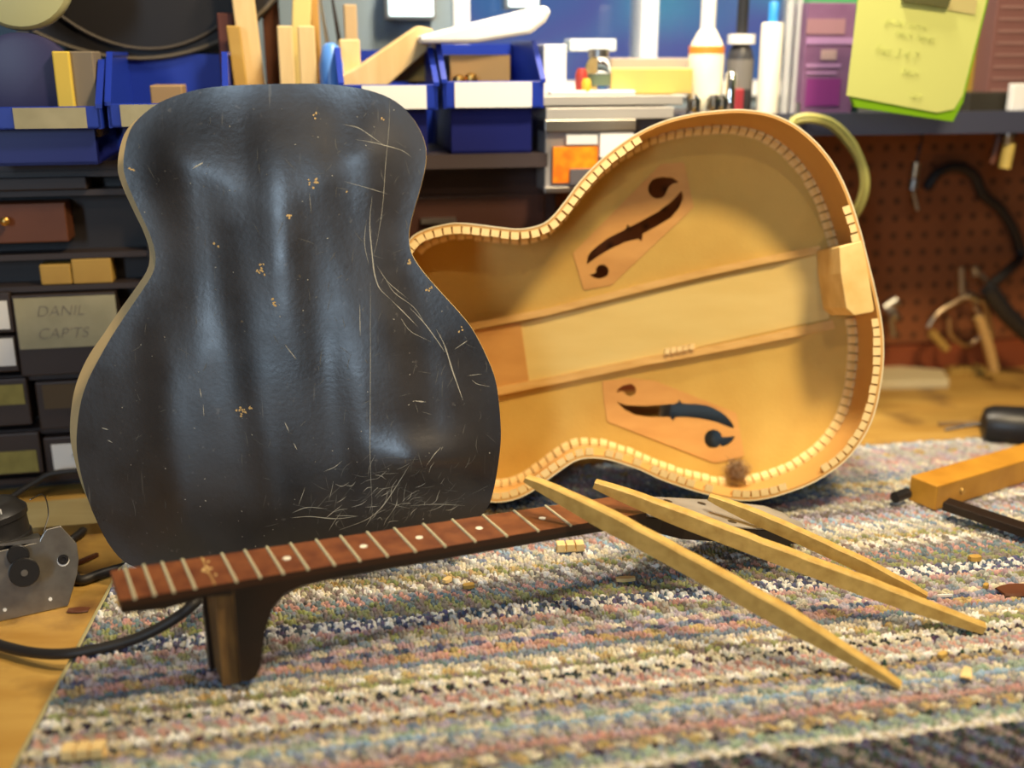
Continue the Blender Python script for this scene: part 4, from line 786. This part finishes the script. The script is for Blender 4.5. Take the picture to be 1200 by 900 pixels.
b = MB(); a_, z_ = wu(22, -28, 1.16); b.lathe(wf(a_, 1.16, z_), [(.020, .018), (.046, .014), (.049, .010), (.050, 0), (.046, -.012)], axis=-NW, n=40); b.tube([wf(a_, 1.17, z_+.04), wf(a_, 1.20, z_+.22), wf(a_, WB-.012, z_+.42)], .003, 8)
tag(b.build('round_tin', mat('cream_enamel', (.50, .50, .26), .4), smooth=True), 'round cream tin hanging on its hook at the top left corner', 'tin')
b = MB(); a_, _ = wu(27, 40, 1.33); b.wbox(a_-.006, a_+.006, 1.33, 1.34, .3495, .62); tag(b.build('wood_rod', mat('tan_rod', (.36, .26, .15), .6)), 'thin tan rod standing against the wall under the round lamp shade', 'rod')
# ------------------------------------------------------------------ middle of the shelf: trays, jars, boxes
T0 = .3845
def jar(x0, x1, y0, bb, m, label, base=.3845, cap=None, capy=None, cat='jar', prof=None, name='glass_jar', stripes=()):
    p, q = wu(x0, (y0+120)/2, bb)[0], wu(x1, (y0+120)/2, bb)[0]; r = (q-p)/2; c = (p+q)/2; zt = wu((x0+x1)/2, y0, bb)[1]; h = zt-base
    root = empty(name, tuple(wf(c, bb+r, base)), label, cat)
    b = MB(); pr = prof(r, h) if prof else [(r*.9, 0), (r, .004), (r, h*.78), (r*.8, h*.9), (r*.7, h)]
    b.lathe(wf(c, bb+r, base), pr, n=24); b.build('body', m, root, smooth=True)
    if cap:
        zc0 = wu((x0+x1)/2, capy, bb)[1]; b = MB(); cr = cap[1]*r; b.lathe(wf(c, bb+r, zt-.001), [(cr, 0), (cr, (zc0-zt)*.92), (cr*.9*cap[2], zc0-zt)], n=20); b.build('cap', cap[0], root, smooth=True)
    for y0_, y1_, mm in stripes:
        z1, z0 = wu(c, y0_, bb)[1], wu(c, y1_, bb)[1]; b = MB(); b.lathe(wf(c, bb+r, z0), [(r*1.01, 0), (r*1.01, z1-z0)], n=24); b.build('label_band', mm, root, smooth=True)
    return root
# stacked grey trays, their tops carry the jars
a_l, a_r = wu(636, 130, 1.17)[0], wu(800, 130, 1.17)[0]
for i, (y0, y1, x1, sh) in enumerate(((112, 124, 800, 0), (126, 140, 790, .004))):
    z1, z0 = wu(700, y0, 1.17)[1], wu(700, y1, 1.17)[1]; b = MB(); ar = wu(x1, 130, 1.17)[0]
    b.wbox(a_l+sh, ar, 1.17, 1.173, z0, z1); b.wbox(a_l+sh, ar, 1.30, 1.303, z0, z1); b.wbox(a_l+sh, a_l+sh+.003, 1.173, 1.30, z0, z1); b.wbox(ar-.003, ar, 1.173, 1.30, z0, z1); b.wbox(a_l+sh, ar, 1.17, 1.30, z0, z0+.002)
    tag(b.build('metal_tray', mat('grey_tray_metal', (.52, .50, .47), .4, metal=.4), bevel=.0008), ['upper of the two shallow grey trays in the middle of the shelf', 'lower of the two shallow grey trays in the middle of the shelf'][i], 'tray')
    if i == 0: zt0 = z1
wthing('tray_lid', 645, 106, 745, 112, 1.18, .11, mat('pale_lid', (.74, .72, .70), .4), 'pale flat lid lying on top of the grey trays', 'lid')
wthing('white_box', 637, 52, 664, 112, 1.19, .05, white_p, 'tall white plastic box right beside the last blue bin', 'box')
wthing('wood_plank', 716, 80, 812, 106, 1.20, .05, mat('honey_wood', (.60, .40, .13), .6, col2=(.66, .46, .12), scale=20), 'honey-coloured wood block on the grey trays', 'wood block', ground=zt0)
wthing('clear_case', 668, 46, 722, 60, 1.30, .03, mat('milky_plastic', (.70, .78, .76), .3), 'milky plastic case lid behind the jar', 'box')
wthing('cardboard_strip', 716, 68, 812, 79, 1.24, .05, mat('grey_brown_card', (.32, .28, .24), .7), 'grey-brown carton behind the honey-coloured block', 'carton', ground=zt0)
jar(690, 720, 66, 1.19, glass, 'round glass jar with a steel lid standing on the grey trays', base=zt0, cap=(greyst, .8, .95), capy=56, stripes=((90, 104, mat('green_paste', (.12, .16, .10), .6)),))
jar(676, 690, 80, 1.185, mat('red_plastic', (.35, .04, .03), .4), 'small red pot at the left of the glass jar', base=zt0, name='red_pot', cat='pot')
jar(683, 694, 92, 1.18, mat('yellow_plastic', (.60, .42, .04), .4), 'small yellow pot in front of the glass jar', base=zt0, name='yellow_pot', cat='pot')
# clear drawer box below them
cd = empty('screw_box', tuple(wf(wu(690, 200, 1.17)[0], 1.22, wu(690, 222, 1.17)[1])), 'clear small-parts box with an orange label hanging under the trays', 'parts box')
p, q = wu(640, 180, 1.17)[0], wu(742, 180, 1.17)[0]; z1, z0 = wu(690, 141, 1.17)[1], wu(690, 224, 1.17)[1]
b = MB(); b.wbox(p, q, 1.175, 1.30, z0, z1); b.build('shell', mat('grey_clear_plastic', (.30, .28, .27), .3), cd, bevel=.002)
b = MB(); b.wbox(p-.002, q+.002, 1.168, 1.30, z1-.012, z1+.001); b.wbox(p-.002, q+.002, 1.168, 1.176, z0-.001, z0+.006); b.build('frame', greyst, cd, bevel=.001)
def lab(x0, y0, x1, y1, m, bb=1.17, parent=None, nm='label_card'):
    a, c_, e, f = drect(x0, y0, x1, y1, bb); b = MB(); b.wbox(a, c_, bb-.001, bb+.006, e, f); return b.build(nm, m, parent)
lab(648, 172, 700, 214, mat('orange_label', (.85, .16, .005), .5, col2=(.95, .38, .01), scale=60), parent=cd)
lab(668, 198, 702, 216, mat('grey_label', (.12, .11, .12), .5), parent=cd, bb=1.166); lab(664, 158, 700, 169, labelw, parent=cd); lab(703, 156, 742, 184, mat('bright_white_card', (.88, .88, .88), .6), parent=cd)
# dark cupboard beneath the shelf centre
cc = empty('wall_cupboard', tuple(wf(.25, 1.22, .05)), 'dark brown cupboard under the shelf between black back and guitar body', 'cupboard')
b = MB(); b.wbox(.02, .30, 1.215, WB-.021, BZ, .333); b.build('carcass', mat('cupboard_brown', (.045, .018, .013), .5), cc, bevel=.002)
for zz in (.10, .17, .24): b = MB(); b.wbox(.035, .285, 1.209, 1.2155, zz, zz+.06); b.build('drawer', mat('cupboard_front', (.065, .024, .016), .45), cc, bevel=.002)
for zz in (.13, .20, .27): b = MB(); b.wbox(.14, .18, 1.203, 1.2095, zz, zz+.006); b.build('handle', greyst, cc)
# ------------------------------------------------------------------ bottles
SH = .3885
glue = lambda r, h: [(r*.92, 0), (r, .004), (r, h*.72), (r*.85, h*.85), (r*.45, h)]
jar(815, 855, 34, 1.215, mat('cream_glue_bottle', (.86, .80, .62), .35), 'white squeeze bottle with an orange band and tapered nozzle', base=SH-.004, cap=(white_p, .42, .35), capy=-14, prof=glue, name='glue_bottle', cat='bottle', stripes=((52, 62, mat('orange_band', (.75, .24, .03), .5)),))
rb = jar(858, 888, 46, 1.235, mat('black_bottle', (.035, .035, .04), .35), 'dark bottle with a white shoulder and black nozzle', base=SH-.004, cap=(blackplastic, .42, .3), capy=-8, prof=glue, name='black_nozzle_bottle', cat='bottle', stripes=((36, 49, white_p), (70, 110, mat('grey_label2', (.16, .15, .14), .5)),))
jar(896, 920, 26, 1.215, mat('ivory_tube', (.82, .78, .66), .35), 'ivory tube bottle with a blue cap', base=SH-.004, cap=(mat('cap_blue', (.03, .25, .70), .4), .45, .8), capy=0, prof=lambda r, h: [(r, 0), (r, h*.97), (r*.9, h)], name='tube_bottle', cat='bottle')
jar(921, 930, -8, 1.225, clearp, 'clear plastic tube right of the ivory bottle', base=SH-.004, prof=lambda r, h: [(r, 0), (r, h)], name='clear_tube', cat='tube')
jar(932, 941, -12, 1.23, clearp, 'second clear plastic tube beside the purple box', base=SH-.004, prof=lambda r, h: [(r, 0), (r, h)], name='clear_tube', cat='tube')
for i, (x, y, rr) in enumerate(((815, 116, .008), (838, 115, .008), (848, 115, .008), (861, 88, .006))):
    a_, z_ = wu(x, y, 1.20); b = MB(); base = SH-.004 if i < 3 else SH-.004; b.lathe(wf(a_, 1.205 if i < 3 else 1.21, base), [(rr, 0), (rr*1.05, .002), (rr*1.05, max(.012, z_-base)), (rr*.6, max(.015, z_-base+.004))], n=20)
    tag(b.build('steel_cap', mat('polished_steel', (.9, .9, .88), .08, metal=1), smooth=True), ['leftmost bright steel cap in front of the orange-banded bottle', 'middle bright steel cap in front of the orange-banded bottle', 'rightmost of the three low steel caps by the bottles', 'taller steel cap in front of the dark bottle'][i], 'cap', 'shiny steel caps by the bottles')
wthing('red_cap_box', 862, 104, 872, 122, 1.205, .012, mat('dark_red', (.3, .03, .04), .5), 'small dark red box at the foot of the dark bottle', 'box', ground=SH-.004)
pb = empty('purple_box', tuple(wf(wu(970, 60, 1.22)[0], 1.24, SH)), 'purple printed carton standing on the shelf left of the green notepad', 'carton')
p, q = wu(943, 60, 1.215)[0], wu(1004, 60, 1.215)[0]; zt = wu(970, 3, 1.215)[1]
b = MB(); b.wbox(p, q, 1.215, 1.27, SH-.004, zt); b.build('carton', mat('purple_print', (.20, .10, .20), .5, col2=(.16, .07, .16), scale=30), pb, bevel=.001)
b = MB(); b.wbox(p+.001, q-.001, 1.216, 1.269, zt, zt+.012); b.build('green_top', mat('green_print', (.06, .30, .12), .5), pb)
for (y0, y1, x0, x1, cm) in ((22, 40, 945, 990, (.30, .16, .20)), (44, 52, 945, 1000, (.36, .20, .40)), (58, 70, 962, 980, (.45, .30, .30)), (92, 124, 944, 984, (.20, .03, .18)), (75, 79, 945, 985, (.4, .22, .42)), (84, 87, 945, 980, (.4, .22, .42))):
    a, c_, e, f = drect(x0, y0, x1, y1, 1.215); b = MB(); b.wbox(a, c_, 1.2142, 1.2151, e, f); b.build('printed_panel', mat('print%d' % y0, cm, .5), pb)
mb_ = empty('maroon_carton', tuple(wf(wu(1180, 60, 1.23)[0], 1.26, SH)), 'maroon box with faint printed lines at the top right edge', 'carton')
p, q = wu(1163, 50, 1.23)[0], wu(1240, 50, 1.23)[0]
b = MB(); b.wbox(p, q, 1.23, 1.30, SH-.004, .60); b.build('carton', mat('maroon_print', (.17, .075, .065), .55), mb_, bevel=.001)
for k in range(9): zz = .41+k*.014; b = MB(); b.wbox(p+.006, p+.05+random.uniform(0, .01), 1.2292, 1.2301, zz, zz+.003); b.build('printed_line', mat('print_line', (.26, .14, .12), .6), mb_)
wthing('amber_bottle_box', 1136, 30, 1152, 106, 1.26, .03, mat('amber_print', (.30, .20, .03), .5), 'narrow amber carton behind the lower right of the notepad', 'carton', ground=SH-.004)
wthing('dark_tin', 1135, 108, 1185, 132, 1.22, .04, mat('dark_olive_tin', (.03, .026, .018), .5), 'low dark tin on the shelf below the maroon box', 'tin', ground=SH-.004)
wthing('green_book', 1004, -30, 1016, 70, 1.25, .03, mat('grey_green_cover', (.10, .22, .18), .6), 'thin grey-green book standing between purple carton and notepad', 'book', ground=SH-.004)
# ------------------------------------------------------------------ green notepad on a hook
NP = Plane(tuple(wf(wu(1080, 70, 1.12)[0], 1.12, wu(1080, 70, 1.12)[1])), math.radians(-3), PSI)
note = empty('green_notepad', tuple(NP.o), 'tilted lime green notepad with handwriting hanging in front of the shelf', 'notepad')
npx = [(1013, -60), (1166, -40), (1128, 112), (1118, 128), (1098, 132), (992, 112), (993, 104)]
b = MB(); b.prism([NP.at(*NP.un(*p), 0) for p in npx], NP.n*-.0006); b.build('top_sheet', mat('lime_paper', (.60, .64, .20), .6), note)
npx2 = [(1015, -60), (1170, -42), (1130, 120), (1118, 143), (1003, 126), (998, 110)]
b = MB(); b.prism([NP.at(*NP.un(*p), -.002) for p in npx2], NP.n*-.007); b.build('green_backing', mat('acid_green_block', (.22, .48, .01), .5), note, bevel=.0005)
b = MB(); b.prism([NP.at(*NP.un(*p), .0008) for p in ((1056, -8), (1112, -2), (1108, 9), (1056, 2))], NP.n*.004); b.build('clip', mat('olive_clip', (.10, .10, .04), .4), note)
b = MB(); b.prism([NP.at(*NP.un(*p), .0005) for p in ((1114, -6), (1145, 0), (1142, 17), (1110, 12))], NP.n*.0006); b.build('tape', mat('tan_tape', (.50, .44, .18), .6), note)
inkg = mat('olive_ink', (.44, .48, .13), .7)
random.seed(3)
for (x, y, s, z_) in ((1062, 28, 'guitar work', .011), (1072, 42, 'neck reset', .012), (1050, 62, 'fret 3 4 7', .014), (1066, 84, 'back', .012), (1072, 112, 'call', .011)):
    a, b_ = NP.un(x, y); up_ = (NP.v*.985+NP.u*.17).normalized(); text(s, z_, inkg, note, frame_m(NP.at(a, b_, .0006), up_.cross(NP.n).normalized(), up_), 'handwriting')
hk = NP.at(*NP.un(1085, -20), .001); b = MB(); b.tube([hk, hk+Vector((0, .01, .05)), hk+Vector((.01, .05, .25)), wf(hk.dot(UW), WB, .80)], .0015, 6); b.build('hanging_wire', greyst, note, smooth=True)
# ------------------------------------------------------------------ hose, keys, clamps under the shelf
def wpt(x, y, bb): a, z = wu(x, y, bb); return wf(a, bb, z)
hose = empty('coiled_hose', tuple(wpt(960, 290, 1.20)), 'coiled olive-green hose hanging on the shelf hook behind the guitar rim', 'hose')
for i, off in enumerate((0, 1)):
    b = MB(); dx = off*-5; dy = off*5
    b.tube(catmull([wpt(925+dx*.3, 150+dy, 1.19), wpt(932, 139+dy, 1.19), wpt(950, 136+dy, 1.185), wpt(975+dx*.4, 143+dy, 1.185), wpt(997+dx, 163+dy*.8, 1.185), wpt(1011+dx, 190, 1.185), wpt(1016+dx, 215, 1.185), wpt(1011+dx, 238, 1.19), wpt(1000+dx, 256, 1.20), wpt(975, 280, 1.22), wpt(940, 290, 1.25), wpt(915, 240, 1.24), wpt(915, 180, 1.22)], 8, True), .0036, 10, closed=True)
    b.build('hose_loop', mat('olive_hose%d' % i, ((.42, .40, .12), (.30, .27, .08))[i], .35), hose, smooth=True)
b = MB(); b.tube([wpt(935, 150, 1.20), wpt(935, 120, 1.20)], .003, 8); b.tube([wpt(935, 150, 1.195), wpt(935, 152, 1.17)], .003, 8); tag(b.build('shelf_hook', greyst), 'small steel hook under the shelf carrying the hose', 'hook')
def hanging(name, label, cat, pts, parts):
    r = empty(name, tuple(wpt(*pts)), label, cat)
    for nm, m, P, rad in parts:
        b = MB(); P = [wpt(*p) for p in P]; b.tube(catmull(P, 6) if len(P) > 2 else P, rad, 12); b.build(nm, m, r, smooth=True)
    return r
warmst = mat('warm_worn_steel', (.55, .42, .28), .35, metal=1)
hanging('hanging_tool', 'small dull metal screwdriver hanging under the shelf below the notepad', 'screwdriver', (1072, 150, 1.26), [('hook', darkgrey, [(1080, 146, 1.30), (1080, 165, 1.26), (1074, 190, 1.26)], .0015), ('handle', warmst, [(1074, 190, 1.26), (1071, 208, 1.26)], .006), ('collar', greyst, [(1071, 210, 1.26), (1069, 222, 1.26)], .0065), ('blade', greyst, [(1070, 224, 1.26), (1075, 246, 1.26)], .003)])
hanging('wood_handled_tool', 'tool with a yellow wooden handle hanging at the top right edge', 'hand tool', (1180, 110, 1.22), [('shank', greyst, [(1192, 118, 1.24), (1183, 150, 1.21), (1180, 168, 1.21)], .007), ('handle', mat('yellow_handle', (.62, .46, .12), .5), [(1183, 168, 1.21), (1177, 197, 1.21)], .0075), ('shorter_arm', brownw, [(1176, 140, 1.22), (1162, 192, 1.22)], .005), ('hook', darkgrey, [(1190, 160, 1.26), (1192, 118, 1.24)], .002)])
wthing('white_clip', 1186, 98, 1204, 130, 1.20, .01, white_p, 'small white clip on the shelf edge at the right', 'clip')
# black cable loop on the pegboard
b = MB(); b.tube(catmull([wpt(1085, 222, 1.405), wpt(1100, 202, 1.405), (wpt(1122, 196, 1.405)), wpt(1142, 206, 1.405), wpt(1152, 228, 1.405), wpt(1172, 245, 1.405), wpt(1188, 270, 1.405), wpt(1196, 300, 1.405), wpt(1180, 318, 1.37), wpt(1160, 335, 1.36)], 8), .008, 10)
tag(b.build('black_hose', mat('black_hose', (.014, .011, .011), .5), smooth=True), 'thick black hose looping over the pegboard at the right', 'hose')
# spring clamp with wooden handles
CBx = 1.36
hanging('spring_clamp', 'grey spring clamp with wooden jaws hanging on the pegboard', 'clamp', (1130, 350, CBx),
    [('ring', warmst, [(1112, 372, CBx), (1114, 392, CBx), (1132, 404, CBx), (1148, 394, CBx), (1150, 375, CBx-.005), (1142, 358, CBx)], .0035), ('left_arm', warmst, [(1136, 346, CBx), (1118, 355, CBx), (1098, 368, CBx), (1087, 384, CBx)], .0042),
     ('left_pad', ochre, [(1092, 390, CBx), (1109, 409, CBx)], .006), ('right_arm', warmst, [(1150, 350, CBx), (1158, 372, CBx), (1162, 395, CBx)], .0045), ('right_handle', mat('clamp_wood', (.60, .36, .12), .5), [(1147, 372, CBx-.012), (1158, 405, CBx-.012), (1165, 434, CBx-.012)], .0075),
     ('upper_pin', greyst, [(1126, 313, CBx), (1127, 345, CBx)], .0045), ('pivot', greyst, [(1142, 312, CBx), (1143, 322, CBx)], .0055), ('bracket', greyst, [(1134, 345, CBx), (1146, 352, CBx)], .007), ('spring', greyst, [(1146, 318, CBx), (1158, 332, CBx), (1165, 345, CBx)], .0035),
     ('black_grip', blackplastic, [(1158, 338, CBx-.02), (1180, 368, CBx-.02), (1215, 400, CBx-.02)], .013), ('peg', darkgrey, [(1134, 345, CBx), (1134, 345, WB-.01)], .003)])
hanging('chrome_fitting', 'chrome fitting hanging on the pegboard just right of the guitar rim', 'fitting', (1044, 370, 1.38), [('head', greyst, [(1035, 362, 1.38), (1050, 352, 1.38)], .009), ('nut', greyst, [(1046, 366, 1.37), (1050, 372, 1.37)], .007), ('stem', greyst, [(1044, 372, 1.38), (1047, 394, 1.38)], .005), ('peg', darkgrey, [(1042, 358, 1.38), (1042, 358, 1.42)], .003)])
# bench items at right
b = MB(); P = [g(1020, 458, BZ), g(1112, 456, BZ), g(1106, 434, BZ+.012)+Vector((0, 0, -.012)), g(1020, 436, BZ)]; b.prism(P, Vector((0, 0, .014))); tag(b.build('pale_plank', mat('bleached_plank', (.70, .58, .33), .6), bevel=.003), 'short pale plank lying on the bench under the pegboard', 'plank')
wthing('tan_offcut', 1115, 432, 1155, 446, 1.385, .02, ochre, 'small tan offcut on the bench against the baseboard', 'wood offcut', ground=BZ)
# black tool far right
b = MB(); c = g(1195, 500, .018); X = Vector((.95, -.25, 0)).normalized(); b.lathe(c-X*.045, [(.008, 0), (.020, .004), (.024, .014), (.025, .05), (.022, .12)], axis=X, n=24); b.tube([c-X*.045, c-X*.085+Vector((0, 0, -.012))], .002, 6)
tag(b.build('black_power_tool', blackplastic, smooth=True), 'black cylindrical power tool at the right edge on the bench', 'power tool')
cable([g(1100, 497, BZ+.003), g(1140, 496, BZ+.003), g(1165, 500, .0)], .0028, 'short cord on the bench left of the black power tool', m=mat('tan_cord', (.25, .16, .08), .6), name='short_cable')
# wooden clamp with black steel bar
wc = empty('wooden_clamp', tuple(g(1090, 597)), 'wooden bar clamp on the rug at the right edge, black steel bar', 'clamp')
A = g(1092, 599, 0); B = g(1062, 590, 0); Ld = (g(1175, 574, 0)-g(1099, 598, 0)).normalized(); Wd = Vector((-Ld.y, Ld.x, 0)); H = .028
j0 = g(1095, 600, 0); wj = .034; ln = .26
P = [j0, j0+Ld*.10, j0+Ld*ln, j0+Ld*ln+Wd*wj, j0+Wd*wj]
b = MB(); b.prism([p+Vector((0, 0, .001)) for p in P], Vector((0, 0, H)));  b.build('jaw', mat('orange_jaw_wood', (.62, .30, .035), .45, col2=(.46, .20, .02), scale=22, bump=.1), wc, bevel=.0015)
dk = MB(); q0 = g(1107, 590, .016)-Wd*.001; q1 = g(1215, 626, .010); dd = (q1-q0).normalized(); dk.obox((q0+q1)/2, dd*((q1-q0).length/2), Vector((-dd.y, dd.x, 0)).normalized()*.009, Vector((0, 0, .0045))); dk.build('steel_bar', mat('black_steel', (.035, .022, .016), .35, metal=.3), wc, bevel=.001)
b = MB(); b.obox(j0+Ld*.18+Vector((0, 0, .0145)), Ld*.03, Wd*-.001+Wd*.0005, Vector((0, 0, .013))); b.build('dark_side_plate', mat('dark_plate', (.06, .03, .02), .5), wc)
b = MB(); b.tube([B+Vector((0, 0, .012)), B-Ld*.02+Vector((0, .0, .011))], .006, 10); b.build('screw_end', blackplastic, wc)
b = MB(); b.lathe(g(1126, 575, .020)-Wd*.001, [(.004, 0), (.003, .003)], axis=-Wd, n=12); b.build('pin', brass, wc)
